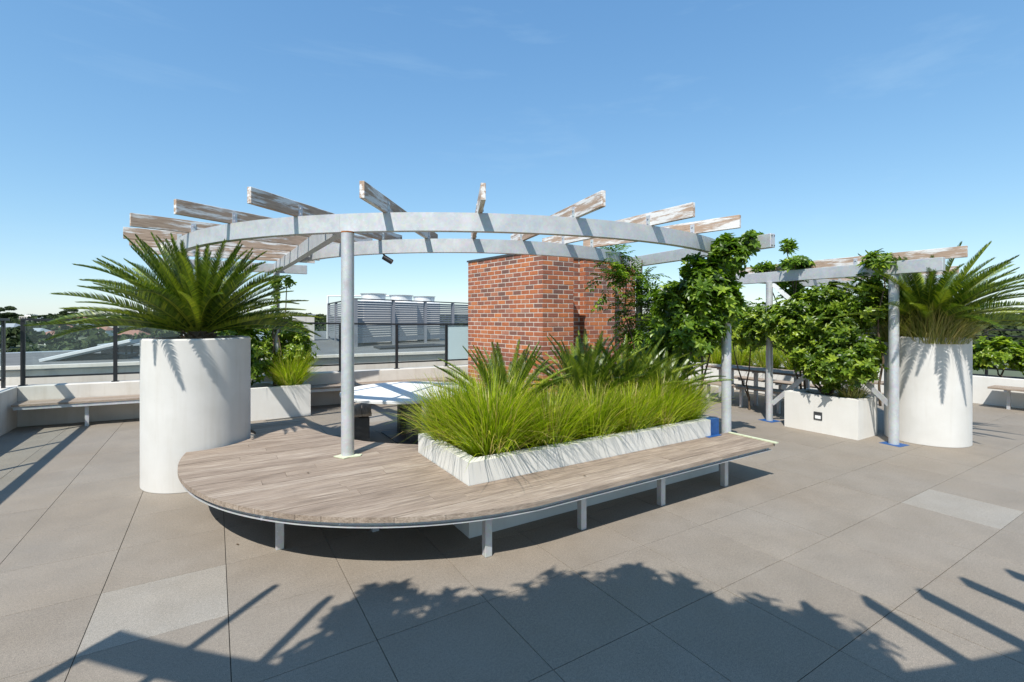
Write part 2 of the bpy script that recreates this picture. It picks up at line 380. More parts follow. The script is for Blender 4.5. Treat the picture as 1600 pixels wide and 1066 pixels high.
for a in (184.5, 197, 209.6, 221.5, 233.5, 245, 257.5, 269.8, 280.5):
    u = Vector((math.cos(R(a)), math.sin(R(a))))
    ro = 5.22 + random.uniform(-0.04, 0.04); ri = 2.58 + random.uniform(-0.05, 0.05)
    if a > 275: ri = 2.9
    rafter(perg, PO, PC + u * ro, PC + u * ri, BZ1 + 0.001, (ro - R1, ro - R2))
for y in (8.72, 9.25, 9.75):
    rafter(perg, PO, (-1.04, y), (1.62, y), BZ1 + 0.001, (0.75, 2.2))
def post(parent, off, x, y, z0, z1, r=0.06, plate=None):
    o = tube("post", (x, y, z0), (x, y, z1), r, M['galv'], parent, 28); o.location = Vector((x, y, z0)) - off
    if plate: pchild(box("base_plate", x - plate, x + plate, y - plate, y + plate, z0, z0 + 0.01, M['galv'], parent), off)
    return o
post(perg, PO, 1.12, 4.9, 0.431, BZ0, 0.062)
post(perg, PO, 5.70, 3.86, 0.0, BZ0, 0.06, 0.1)
post(perg, PO, 6.06, 5.72, 0.0, BZ0, 0.055, 0.1)
post(perg, PO, 0.985, 9.98, 0.56, BZ0, 0.055, 0.09)
post(perg, PO, -0.43, 9.98, 0.0, BZ0, 0.055, 0.09)
pchild(bar("brace", (0.98, 9.95, 0.72), (0.42, 9.75, 1.22), 0.012, 0.07, M['galv'], perg), PO)
rs = add("rust_stain", lathe_me("rust_stain", [(0.0635, 0), (0.0645, 0.008), (0.063, 0.014)], M['rust'], 20), perg, Vector((1.12, 4.9, BZ0 - 0.016)) - PO)
# little spot lamp under the rear beam
sp = Vector((PC.x + R2 * math.cos(R(222)), PC.y + R2 * math.sin(R(222)), BZ0))
pchild(tube("lamp_arm", sp, sp + Vector((0.03, -0.02, -0.05)), 0.012, M['dark'], perg, 8), PO)
pchild(tube("spot_lamp", sp + Vector((0.0, 0.0, -0.04)), sp + Vector((0.10, -0.06, -0.11)), 0.035, M['black'], perg, 14), PO)

# ------------------------------------------------------------------ timber deck bench
DZ = 0.43; PT = 0.038
deck = thing("timber_deck", "curved weathered timber deck bench on steel legs wrapping the long planter", "deck", (2.0, 3.2, 0))
DO = Vector(deck.location)
DC, DR = Vector((2.2, 5.42)), 2.49
IC, IR = Vector((3.05, 6.6)), 2.05
POTL = Vector((-0.16, 6.456))
def xl(y):
    if y < 5.885:
        return DC.x - math.sqrt(max(0, DR ** 2 - (y - DC.y) ** 2))
    return POTL.x + math.sqrt(max(0, 0.575 ** 2 - (y - POTL.y) ** 2))
def xi(y): return IC.x - math.sqrt(max(0, IR ** 2 - (y - IC.y) ** 2))
PW, GAP = 0.128, 0.004
def plank_poly(y0, y1, lf, rf):
    ys = [y0 + (y1 - y0) * t for t in (0, 0.33, 0.67, 1)]
    return [(rf(y), y) for y in ys] + [(lf(y), y) for y in reversed(ys)]
def make_plank(poly):
    cx_ = sum(p[0] for p in poly) / len(poly); cy_ = sum(p[1] for p in poly) / len(poly)
    me = prism_me("plank", [(p[0] - cx_, p[1] - cy_) for p in poly], -PT, 0, M['deck'])
    o = add("plank", me, deck, Vector((cx_, cy_, DZ + random.uniform(-0.0015, 0.0015))) - DO, (0, random.uniform(-0.0006, 0.0006), 0))
rows_ = []
for s0, s1 in ((2.934, 3.496), (3.498, 4.656), (4.656, 5.884), (5.886, 7.02)):
    k_ = round((s1 - s0) / PW)
    rows_ += [(s0 + (s1 - s0) * i / k_ + GAP / 2, s0 + (s1 - s0) * (i + 1) / k_ - GAP / 2) for i in range(k_)]
for y0, y1 in rows_:
    ym = (y0 + y1) / 2
    if ym < 3.5: rf = lambda q: 5.2
    elif ym < 4.657: rf = lambda q: 1.752
    else: rf = xi
    lo = max(xl(y0), xl(y1)); hi = min(rf(y0), rf(y1))
    cuts = []
    if hi - lo > 2.2: cuts = sorted(random.sample([lo + 0.6 + k * (hi - lo - 1.2) / 6 for k in range(7)], 2 if hi - lo > 3.5 else 1))
    elif hi - lo > 1.2 and random.random() < 0.5: cuts = [random.uniform(lo + 0.4, hi - 0.4)]
    edges = [xl] + [(lambda q, c=c: c) for c in cuts] + [rf]
    for k, (a, b) in enumerate(zip(edges, edges[1:])):
        aa = a if k == 0 else (lambda q, f=a: f(q) + 0.0015)
        bb = b if k == len(edges) - 2 else (lambda q, f=b: f(q) - 0.0015)
        make_plank(plank_poly(y0, y1, aa, bb))
# steel frame beneath: curved edge flat, straight edge flat, joists, legs
FZ1 = DZ - PT - 0.004; FZ0 = FZ1 - 0.05
edge = [(DC.x + (DR - 0.06) * math.cos(R(a)), DC.y + (DR - 0.06) * math.sin(R(a))) for a in range(172, 271, 3)]
pchild(sweep("edge_frame", edge + [(3.5, 2.99), (5.17, 2.99)], 0.012, FZ0, FZ1, M['galv'], deck), DO)
pchild(sweep("frame_ledge", [(DC.x + (DR - 0.032) * math.cos(R(a)), DC.y + (DR - 0.032) * math.sin(R(a))) for a in range(172, 271, 3)] + [(3.5, 2.966), (5.17, 2.966)], 0.03, FZ0 + 0.012, FZ0 + 0.017, M['galv'], deck), DO)
for x in (0.3, 0.75, 1.2, 1.65, 2.15, 2.66, 3.15, 3.645, 4.15, 4.63, 5.12):
    ya = max(2.98, DC.y - math.sqrt(DR ** 2 - min(DR, abs(x - DC.x)) ** 2) + 0.06 if x < DC.x else 2.98)
    yb = 3.47 if x > 1.74 else (5.8 if x < 1.0 else 5.0)
    pchild(box("joist", x - 0.02, x + 0.02, ya, yb, FZ0 + 0.004, FZ1 - 0.001, M['galv'], deck), DO)
for x, yy in ((0.43, 4.13), (1.75, 3.18), (2.66, 3.16), (3.645, 3.16), (4.63, 3.16), (1.15, 4.05), (0.1, 5.5), (0.8, 6.6), (1.5, 4.9)):
    pchild(box("leg", x - 0.029, x + 0.029, yy - 0.029, yy + 0.029, 0.0, FZ0 + 0.003, M['galv'], deck, 0.003), DO)
    
# tape and rag at the post's foot, tapes at the far end
def tape(name, poly, z0, z1, mat, label, cat):
    cx_ = sum(p[0] for p in poly) / len(poly); cy_ = sum(p[1] for p in poly) / len(poly)
    o = add(name, prism_me(name, [(p[0] - cx_, p[1] - cy_) for p in poly], 0, z1 - z0, mat), None, (cx_, cy_, z0)); return tag(o, label, cat)
tape("masking_paper", [(1.02, 4.86), (1.06, 4.79), (1.12, 4.81), (1.22, 4.80), (1.25, 4.85), (1.18, 4.89), (1.19, 4.94), (1.10, 4.97), (1.04, 4.93), (0.99, 4.92)], DZ + 0.002, DZ + 0.009, M['yellow'], "crumpled pale green masking paper round the foot of the front post", "masking paper")
tape("yellow_tape", [(5.155, 2.90), (5.205, 2.90), (5.195, 3.47), (5.16, 3.47)], DZ + 0.003, DZ + 0.014, M['yellow'], "pale yellow tape strip along the right end of the deck bench", "tape")

# ------------------------------------------------------------------ planters
def planter_box(name, label, x0, x1, y0, y1, h, mat, t=0.11):
    th = thing(name, label, "planter", ((x0 + x1) / 2, (y0 + y1) / 2, 0))
    off = Vector(th.location)
    bm = bmesh.new()
    o_ = [(x0, y0), (x1, y0), (x1, y1), (x0, y1)]; i_ = [(x0 + t, y0 + t), (x1 - t, y0 + t), (x1 - t, y1 - t), (x0 + t, y1 - t)]
    A = [bm.verts.new((*p, 0)) for p in o_]; B = [bm.verts.new((*p, h)) for p in o_]; C = [bm.verts.new((*p, h)) for p in i_]; D = [bm.verts.new((*p, h - 0.2)) for p in i_]
    for k in range(4):
        n = (k + 1) % 4
        bm.faces.new((A[k], A[n], B[n], B[k])); bm.faces.new((B[k], B[n], C[n], C[k])); bm.faces.new((C[k], C[n], D[n], D[k]))
    bm.faces.new(D); bm.faces.new(list(reversed(A)))
    es = [e for e in bm.edges if abs(e.calc_face_angle(0)) > 0.9 and max(v.co.z for v in e.verts) > h - 0.01]
    bmesh.ops.bevel(bm, geom=es, offset=0.008, segments=2, affect='EDGES')
    add("shell", from_bm("shell", bm, mat), th, -off)
    # uneven soil
    nx, ny = max(3, int((x1 - x0) / 0.15)), max(3, int((y1 - y0) / 0.15)); vs = []; fs = []
    for j in range(ny + 1):
        for i in range(nx + 1):
            vs.append((x0 + t + (x1 - x0 - 2 * t) * i / nx, y0 + t + (y1 - y0 - 2 * t) * j / ny, h - 0.06 + random.uniform(-0.02, 0.025)))
    for j in range(ny):
        for i in range(nx): fs.append((j * (nx + 1) + i, j * (nx + 1) + i + 1, (j + 1) * (nx + 1) + i + 1, (j + 1) * (nx + 1) + i))
    add("soil", mesh_data("soil", vs, fs, M['soil'], True), th, -off)
    return th
PLZ = 0.615
planter_box("planter_box", "long low white concrete planter in the deck bench full of grass", 1.76, 5.02, 3.5, 4.65, PLZ, M['planter'])
planter_box("planter_box", "cream planter box with green shrub behind the left round pot", -0.4, 1.5, 9.45, 10.3, 0.56, M['planter'])
pr = planter_box("planter_box", "white planter box with small square step light beside the right pot", 8.0, 8.62, 3.29, 4.36, 0.585, M['planter'])
sl = thing("step_light", "small dark square recessed light in the right planter box", "light", (7.997, 3.84, 0.26))
fr = from_bm("frame", (lambda b: (cube_into(b, (0, 0, 0.055), (0.012, 0.12, 0.018)), cube_into(b, (0, 0, -0.05), (0.012, 0.12, 0.018)), cube_into(b, (0, 0.052, 0), (0.012, 0.018, 0.09)), cube_into(b, (0, -0.052, 0), (0.012, 0.018, 0.09)), b)[-1])(bmesh.new()), M['dark'])
add("frame", fr, sl); add("lens", box_me("lens", 0.006, 0.086, 0.05, M['lamp']), sl, (0.002, 0, -0.042)); add("backing", box_me("backing", 0.004, 0.086, 0.038, M['dark']), sl, (0.001, 0, 0.008))
blue = thing("blue_tape", "wide blue masking tape stuck on the right end of the long planter", "tape", (4.99, 3.5, DZ))
add("face_strip", box_me("face_strip", 0.15, 0.004, 0.185, M['blue'], 0.001), blue, (-0.045, -0.003, 0.002))
add("top_strip", box_me("top_strip", 0.15, 0.11, 0.004, M['blue'], 0.001), blue, (-0.045, 0.05, PLZ - DZ + 0.001))
add("deck_strip", box_me("deck_strip", 0.24, 0.05, 0.003, M['blue'], 0.001), blue, (-0.1, -0.03, 0.002))
for x, yy, lab in ((8.06, 4.74, "far"), (8.22, 2.93, "near")):
    pass

def round_pot(label, x, y, r, h):
    me = lathe_me("pot", [(r - 0.004, 0), (r, 0.006), (r, h - 0.012), (r - 0.012, h), (r - 0.07, h), (r - 0.08, h - 0.01), (r - 0.08, h - 0.12)], M['pot'], 96, 0.5)
    th = thing("round_pot", label, "pot", (x, y, 0)); add("shell", me, th)
    add("soil", lathe_me("soil", [(r - 0.085, 0), (r - 0.085, 0.05)], M['soil'], 40), th, (0, 0, h - 0.14)); return th
round_pot("tall white cylindrical pot on the left holding a cycad", POTL.x, POTL.y, 0.52, 1.575)
POTR = Vector((8.95, 2.80))
round_pot("tall white cylindrical pot on the right holding a cycad and grass", POTR.x, POTR.y, 0.495, 1.52)

# ------------------------------------------------------------------ right pergola
p2 = thing("pergola", "lower straight pergola with vine beside the right pot", "pergola", (8.12, 3.8, 0)); P2 = Vector(p2.location)
Z20, Z21 = 2.41, 2.59
pchild(bar("beam", (8.14, 2.36, 2.50), (8.30, 5.6, 2.50), 0.085, 0.18, M['galv'], p2, 0.005), P2)
pchild(bar("beam", (8.2, 3.35, 2.495), (12.2, 3.65, 2.495), 0.085, 0.172, M['galv'], p2, 0.005), P2)
pchild(bar("beam", (8.25, 4.95, 2.495), (12.2, 5.0, 2.495), 0.085, 0.172, M['galv'], p2, 0.005), P2)
post(p2, P2, 8.20, 2.93, 0.0, Z20, 0.062); post(p2, P2, 8.08 + 0.14, 4.74, 0.0, Z20, 0.055); post(p2, P2, 11.6, 3.6, 0, Z20, 0.055); post(p2, P2, 11.6, 4.98, 0, Z20, 0.055)
for k, x in enumerate((8.42, 9.2, 10.0, 10.8, 11.6)):
    rafter(p2, P2, (x - 0.02, 2.2 if k == 0 else 3.15), (x + 0.1, 5.75), Z21 + 0.001, (1.3, 2.0))
pchild(bar("brace", (8.19, 2.98, 0.55), (8.28, 3.46, 0.98), 0.012, 0.075, M['galv'], p2), P2)
pchild(bar("brace", (8.22, 4.69, 0.30), (8.28, 4.05, 0.95), 0.012, 0.075, M['galv'], p2), P2)
pchild(bar("brace", (8.23, 4.69, 2.38), (8.27, 4.35, 2.05), 0.012, 0.07, M['white'], p2), P2)
for x, yy, lab in ((8.22, 4.74, "blue tape square on the paving round the farther post of the right pergola"), (8.20, 2.93, "blue tape square on the paving round the nearer post of the right pergola")):
    tape("floor_tape", [(x - 0.14, yy - 0.12), (x + 0.10, yy - 0.15), (x + 0.14, yy + 0.11), (x - 0.11, yy + 0.14)], 0.0015, 0.004, M['blue'], lab, "tape")

# ------------------------------------------------------------------ pergola over the viewpoint (its shadow crosses the foreground)
PC3 = Vector((4.65, 8.0))
p3 = thing("pergola", "curved pergola over the near paving, known by its rafter shadow", "pergola", (-1.05, -0.67, 0)); P3 = Vector(p3.location)
pchild(sweep("beam", arc(PC3, 9.0, 220.2, 275, 44), 0.09, BZ0, BZ1, M['galv'], p3), P3)
pchild(sweep("beam", arc(PC3, 10.5, 220.2, 275, 44), 0.09, BZ0, BZ1, M['galv'], p3), P3)
u = Vector((math.cos(R(220.4)), math.sin(R(220.4))))
pchild(bar("beam", (*(PC3 + u * 8.95), BZ0 + 0.09), (*(PC3 + u * 10.9), BZ0 + 0.09), 0.08, 0.17, M['galv'], p3), P3)
a = 226.4 - 2.93
while a < 274:
    u = Vector((math.cos(R(a)), math.sin(R(a)))); rafter(p3, P3, PC3 + u * (8.46 + random.uniform(-0.04, 0.04)), PC3 + u * 11.0, BZ1 + 0.001)
    a += 2.93
for a in (226, 240, 256, 272):
    u = Vector((math.cos(R(a)), math.sin(R(a)))); q = PC3 + u * 10.5; post(p3, P3, q.x, q.y, 0, BZ0, 0.06, 0.1)

# ------------------------------------------------------------------ parapet, benches, balustrade
W0, W1, W2 = Vector((-2.75, 10.95)), Vector((2.0, 10.36)), Vector((9.2, 9.75))
def wline(x):
    if x < W1.x: t = (x - W0.x) / (W1.x - W0.x); return W0.y + t * (W1.y - W0.y)
    t = (x - W1.x) / (W2.x - W1.x); return W1.y + t * (W2.y - W1.y)
pw = thing("parapet_wall", "low cream parapet wall along the back edge of the terrace", "wall", (2, 10.5, 0)); PWO = Vector(pw.location)
pchild(add("back_wall", prism_me("back_wall", [(W0.x, W0.y), (W1.x, W1.y), (W2.x, W2.y), (W2.x, W2.y + 0.3), (W1.x, W1.y + 0.3), (W0.x - 0.3, W0.y + 0.3)], 0, 0.66, M['wall'], 0.006), pw), PWO)
pchild(add("side_wall", prism_me("side_wall", [(-3.05, -2.0), (-2.75, -2.0), (-2.75, 10.947), (-3.05, 11.24)], 0, 0.658, M['wall'], 0.006), pw), PWO)
def bench(label, x0, x1, depth, z, group=None, gap0=0.03):
    th = thing("wall_bench", label, "bench", ((x0 + x1) / 2, wline((x0 + x1) / 2) - depth / 2, 0)); off = Vector(th.location)
    n = 4; w = depth / n
    for k in range(n):
        a0, a1 = k * w + 0.003, (k + 1) * w - 0.003
        poly = [(x0, wline(x0) - 0.012 - a1), (x1, wline(x1) - 0.012 - a1), (x1, wline(x1) - 0.012 - a0), (x0, wline(x0) - 0.012 - a0)]
        c = Vector((sum(p[0] for p in poly) / 4, sum(p[1] for p in poly) / 4))
        add("slat", prism_me("slat", [(p[0] - c.x, p[1] - c.y) for p in poly], -0.03, 0, M['deck']), th, Vector((c.x, c.y, z)) - off)
    fp = [(x0 + 0.02, wline(x0) - depth + 0.02), (x1 - 0.02, wline(x1) - depth + 0.02)]
    pchild(sweep("front_rail", fp, 0.03, z - 0.085, z - 0.032, M['galv'], th), off)
    k = x0 + 0.9
    while k < x1:
        yy = wline(k) - depth + 0.12
        pchild(box("leg", k - 0.025, k + 0.025, yy - 0.025, yy + 0.025, 0, z - 0.032, M['galv'], th), off)
        pchild(box("bearer", k - 0.02, k + 0.02, yy + 0.03, wline(k) - 0.02, z - 0.08, z - 0.033, M['galv'], th), off); k += 1.15
    return th
bench("timber topped bench along the back wall left of the round pot", -2.70, -0.55, 0.48, 0.43)
bench("timber bench against the back wall behind the round white table", 1.56, 4.55, 0.48, 0.43)
ral = thing("balustrade", "black framed glass balustrade on the back parapet wall", "railing", (1.0, 10.6, 0.66)); RO = Vector(ral.location)
def rz(x): return 1.765 - (x + 2.75) / 6.5 * 0.125 if x < 3.75 else 1.64
xs = [-2.72, -1.50, -0.25, 1.02, 2.25, 3.43, 4.58, 5.7]
for k, x in enumerate(xs):
    yy = wline(x) + 0.15
    pchild(box("post", x - 0.028, x + 0.028, yy - 0.02, yy + 0.02, 0.66, rz(x) - 0.02, M['black'], ral, 0.002), RO)
    pchild(box("foot", x - 0.05, x + 0.05, yy - 0.045, yy + 0.045, 0.66, 0.672, M['black'], ral), RO)
for a, b in zip(xs, xs[1:]):
    ya, yb = wline(a) + 0.15, wline(b) + 0.15
    pchild(bar("top_rail", (a - 0.02, ya, rz(a)), (b + 0.02, yb, rz(b)), 0.055, 0.035, M['black'], ral), RO)
    pchild(bar("bottom_rail", (a + 0.03, ya, 0.80), (b - 0.03, yb, 0.80), 0.03, 0.03, M['black'], ral), RO)
    d = (Vector((b, yb)) - Vector((a, ya))).normalized(); n = Vector((-d.y, d.x)) * 0.004
    q0, q1 = Vector((a, ya)) + d * 0.034, Vector((b, yb)) - d * 0.034
    z0, z1a, z1b = 0.818, rz(a) - 0.025, rz(b) - 0.025
    P = [(*(q0 - n), z0), (*(q1 - n), z0), (*(q1 - n), z1b), (*(q0 - n), z1a), (*(q0 + n), z0), (*(q1 + n), z0), (*(q1 + n), z1b), (*(q0 + n), z1a)]
    F = [(0, 1, 2, 3), (7, 6, 5, 4), (0, 4, 5, 1), (1, 5, 6, 2), (2, 6, 7, 3), (3, 7, 4, 0)]
    add("glass_pane", mesh_data("glass_pane", P, F, M['frost'] if a > 4.5 else M['glass']), ral, -RO)
# side balustrade at the left (casts the ladder of shadow on the paving)
ra2 = thing("balustrade", "black balustrade along the left edge, casting bars of shadow on the paving", "railing", (-2.9, 6, 0.66)); RO2 = Vector(ra2.location)
yy = 10.9
while yy > -1:
    pchild(box("post", -2.92, -2.88, yy - 0.028, yy + 0.028, 0.66, 1.745, M['black'], ra2), RO2); yy -= 1.17
pchild(box("top_rail", -2.955, -2.845, -1.0, 10.98, 1.745, 1.785, M['black'], ra2), RO2)
pchild(box("bottom_rail", -2.915, -2.885, -1.0, 10.95, 0.79, 0.82, M['black'], ra2), RO2)
pchild(box("glass_pane", -2.904, -2.896, -1.0, 10.85, 0.83, 1.74, M['glass'], ra2), RO2)

# ------------------------------------------------------------------ round table and seat
tb = thing("round_table", "round white table on grey square pedestal behind the deck", "table", (2.46, 6.95, 0))
add("table_top", lathe_me("table_top", [(0.91, 0), (0.955, 0.012), (0.96, 0.045), (0.95, 0.055)], M['table'], 72), tb, (0, 0, 0.655))
add("pedestal", box_me("pedestal", 0.17, 0.17, 0.64, M['dark'], 0.004), tb, (0.0, -0.28, 0.015))
add("pedestal", box_me("pedestal", 0.12, 0.12, 0.64, M['dark'], 0.004), tb, (0.02, 0.3, 0.015))
add("top_frame", box_me("top_frame", 0.4, 1.2, 0.03, M['dark']), tb, (0, 0, 0.6245))
add("base_plate", box_me("base_plate", 0.5, 1.0, 0.014, M['dark']), tb)
def timber_seat(label, x, y, rz_, L_=0.9, W_=0.4):
    s = thing("slatted_stool", label, "seat", (x, y, 0), rz_)
    for k in range(3): add("slat", box_me("slat", L_, W_ / 3 - 0.006, 0.035, M['deck'], 0.002), s, (0, (k - 1) * W_ / 3, 0.395))
    for sx in (-1, 1):
        add("leg", box_me("leg", 0.05, W_ - 0.06, 0.36, M['dark']), s, (sx * (L_ / 2 - 0.12), 0, 0))
    add("rail", box_me("rail", L_ - 0.1, 0.05, 0.034, M['dark']), s, (0, 0, 0.3605)); return s
timber_seat("slatted timber seat tucked under the left side of the round table", 1.82, 7.35, R(76), 0.95)
timber_seat("slatted timber seat tucked under the right side of the round table", 3.0, 7.75, R(15), 0.9)

# ------------------------------------------------------------------ brick wall
bw = thing("brick_wall", "red brick chimney walls stepping back behind the grass planter", "brick wall", (5.3, 7.4, 0)); BO = Vector(bw.location)
BL, BH, BD, MJ = 0.24, 0.086, 0.05, 0.015
BT = 3.0
fp = [(5.0, 7.02), (5.71, 7.02), (5.71, 7.74), (6.46, 7.74), (6.46, 7.56), (7.28, 7.56), (7.28, 7.95), (8.3, 7.95), (8.3, 9.4), (4.7, 9.4)]
def inset(poly, t):
    out = []; n = len(poly)
    for i in range(n):
        a, b, c = Vector(poly[i - 1]), Vector(poly[i]), Vector(poly[(i + 1) % n])
        d1, d2 = (b - a).normalized(), (c - b).normalized(); n1, n2 = Vector((-d1.y, d1.x)), Vector((-d2.y, d2.x))
        k = t / (1 + n1.dot(n2)); out.append(tuple(b + (n1 + n2) * k))
    return out
pchild(add("mortar_core", prism_me("mortar_core", inset(fp, 0.004), 0, BT, M['mortar']), bw), BO)
pchild(add("capping", prism_me("capping", inset(fp, -0.02), BT, BT + 0.035, M['dark']), bw), BO)
brick_me = {}
def brick_mesh(L_):
    k = round(L_, 3)
    if k not in brick_me: brick_me[k] = box_me("brick", L_, BD, BH - MJ, M['brick'], 0.003)
    return brick_me[k]
cnt = 0; svs, sfs, stn = [], [], []
faces = [((4.7, 9.4), (5.0, 7.02)), ((5.0, 7.02), (5.71, 7.02)), ((6.46, 7.74), (6.46, 7.56)), ((6.46, 7.56), (7.28, 7.56)), ((7.28, 7.95), (8.3, 7.95)), ((5.71, 7.74), (6.46, 7.74))]
todo = []
for fi, (p, q) in enumerate(faces):
    p, q = Vector(p), Vector(q); d = (q - p); Ln = d.length; d.normalize(); nrm = Vector((d.y, -d.x))
    rows = int(BT / BH)
    for r in range(rows):
        z = r * BH + MJ / 2 + (BT - rows * BH)
        s = -(BL / 2) if (r + fi) % 2 else 0.0
        while s < Ln - 0.03:
            a, b = max(0.0, s), min(Ln, s + BL) - (MJ if s + BL < Ln - 0.02 else 0)
            if b - a > 0.03:
                c = p + d * ((a + b) / 2) - nrm * (BD / 2)
                todo.append((0 if (fi < 2 and z > 1.05) else 1 if (fi in (2, 3) and z > 1.2) else 2, -z, fi, c, b - a, d, z))
            s += BL
todo.sort(key=lambda t: (t[0], t[1]))
for k, (pri, mz, fi, c, L_, d, z) in enumerate(todo):
    pr_ = random.uniform(-0.002, 0.002)
    if k < 300:
        add("brick", brick_mesh(L_), bw, Vector((c.x, c.y, z)) + Vector((d.y, -d.x, 0)) * pr_ - BO, (0, 0, math.atan2(d.y, d.x)))
    else:
        nv = Vector((d.y, -d.x)) * (BD / 2); e = d * (L_ / 2); b = len(svs); tn = random.random()
        for zz in (z, z + BH - MJ):
            for sx, sn in ((-1, 1), (1, 1), (1, -1), (-1, -1)):
                w = c + e * sx + nv * sn + Vector((d.y, -d.x)) * pr_; svs.append((w.x, w.y, zz))
        sfs += [(b, b + 1, b + 5, b + 4), (b + 1, b + 2, b + 6, b + 5), (b + 3, b, b + 4, b + 7), (b + 4, b + 5, b + 6, b + 7), (b + 3, b + 2, b + 1, b)]
        stn += [tn] * 5
o = add("brickwork", mesh_data("brickwork", svs, sfs, M['brick_far'], False, stn), bw, -BO); o['kind'] = 'stuff'

# ------------------------------------------------------------------ foliage builders
def rnd_unit():
    while True:
        v = Vector((random.uniform(-1, 1), random.uniform(-1, 1), random.uniform(-1, 1)))
        if 0.05 < v.length < 1: return v.normalized()
class Leaves:
    def __init__(s): s.v = []; s.f = []; s.t = []
    def leaf(s, p, d, up, L_, w, tone, fold=0.25, droop=0.15):
        side = d.cross(up)
        if side.length < 1e-3: side = d.cross(Vector((1, 0, 0)))
        side.normalize(); nn = side.cross(d).normalized()
        b = len(s.v)
        m1 = p + d * (L_ * 0.38); m2 = p + d * (L_ * 0.72) - nn * (droop * L_ * 0.35); tip = p + d * L_ - nn * (droop * L_)
        s.v += [tuple(p), tuple(m1 + side * w * 0.5 + nn * fold * w), tuple(m2 + side * w * 0.38 + nn * fold * w * 0.7), tuple(tip),
                tuple(m2 - side * w * 0.38 + nn * fold * w * 0.7), tuple(m1 - side * w * 0.5 + nn * fold * w), tuple(m1)]
        s.f += [(b, b + 6, b + 1), (b + 6, b + 3, b + 2, b + 1), (b, b + 5, b + 6), (b + 6, b + 5, b + 4, b + 3)]
        s.t += [tone] * 4
    def whorl(s, p, axis, n, L_, w, tone):
        a = axis.normalized(); u = a.cross(Vector((0.3, 0.9, 0.2))).normalized(); v = a.cross(u); ph = random.random() * 6.28
        for k in range(n):
            an = ph + 2 * math.pi * k / n + random.uniform(-0.25, 0.25)
            d = (u * math.cos(an) + v * math.sin(an)) * random.uniform(0.75, 1.0) + a * random.uniform(0.05, 0.75)
            d.normalize(); s.leaf(p, d, a, L_ * random.uniform(0.7, 1.15), w * random.uniform(0.8, 1.15), min(1, max(0, tone + random.uniform(-0.15, 0.15))), 0.2, random.uniform(0.05, 0.35))
    def pinnate(s, p, d, n, L_, lw, tone):
        d = d.normalized(); up = Vector((0, 0, 1)); side = d.cross(up)
        if side.length < 0.05: side = Vector((1, 0, 0))
        side.normalize(); q = Vector(p)
        for k in range(n):
            t = (k + 1) / n; q = Vector(p) + d * (L_ * t) + Vector((0, 0, -0.35 * L_ * t * t))
            for sg in (-1, 1):
                dd = (side * sg * 0.85 + d * 0.55 + Vector((0, 0, -0.25))).normalized()
                s.leaf(q, dd, up, lw * 2.6 * random.uniform(0.8, 1.1), lw, min(1, max(0, tone + random.uniform(-0.12, 0.12))), 0.15, 0.2)
        s.leaf(q, (d + Vector((0, 0, -0.6))).normalized(), up, lw * 2.8, lw, tone, 0.15, 0.2)
    def cloud(s, blobs, style='whorl', L_=0.075, w=0.03, n=6):
        for (c, r, k) in blobs:
            c = Vector(c); r = Vector(r) if hasattr(r, '__len__') else Vector((r, r, r))
            sub = [(rnd_unit(), random.uniform(0.55, 1.0)) for _ in range(max(6, k // 22))]
            for _ in range(k):
                if random.random() < 0.82:
                    u, m = random.choice(sub); q = u * m * 0.8 + rnd_unit() * random.uniform(0.05, 0.34)
                else: q = rnd_unit() * random.uniform(0.2, 1.0)
                p = c + Vector((q.x * r.x, q.y * r.y, q.z * r.z)); ax = (q + Vector((0, 0, 0.7)) + rnd_unit() * 0.5)
                tone = min(1, max(0, random.gauss(0.48, 0.2)))
                if style == 'whorl': s.whorl(p, ax, n, L_, w, tone)
                else: s.pinnate(p, ax + Vector((0, 0, -0.5)), n, L_, w, tone)
    def build(s, name, mat, parent, off): return add(name, mesh_data(name, s.v, s.f, mat, False, s.t), parent, -off)
def stems(th, off, paths, r0=0.02):
    for pts in paths:
        n = len(pts); add("stem", path_tube_me("stem", pts, [r0 * (1 - 0.6 * i / (n - 1)) for i in range(n)], M['stem']), th, -off)
def wiggle(p0, p1, n=6, amp=0.06):
    p0, p1 = Vector(p0), Vector(p1)
    return [p0.lerp(p1, i / n) + (rnd_unit() * amp if 0 < i < n else Vector()) for i in range(n + 1)]
def bush(name, label, cat, base, blobs, mat, L_=0.075, w=0.032, n=6, style='whorl', stem_to=None, group=None, r0=0.018):
    th = thing(name, label, cat, base, 0, group); off = Vector(base)
    lv = Leaves(); lv.cloud(blobs, style, L_, w, n); lv.build("foliage", mat, th, off)
    stems(th, off, [wiggle(Vector(base) + Vector((random.uniform(-.05, .05), random.uniform(-.05, .05), 0)), Vector(t), 6, 0.05) for t in (stem_to or [b[0] for b in blobs])], r0)
    return th
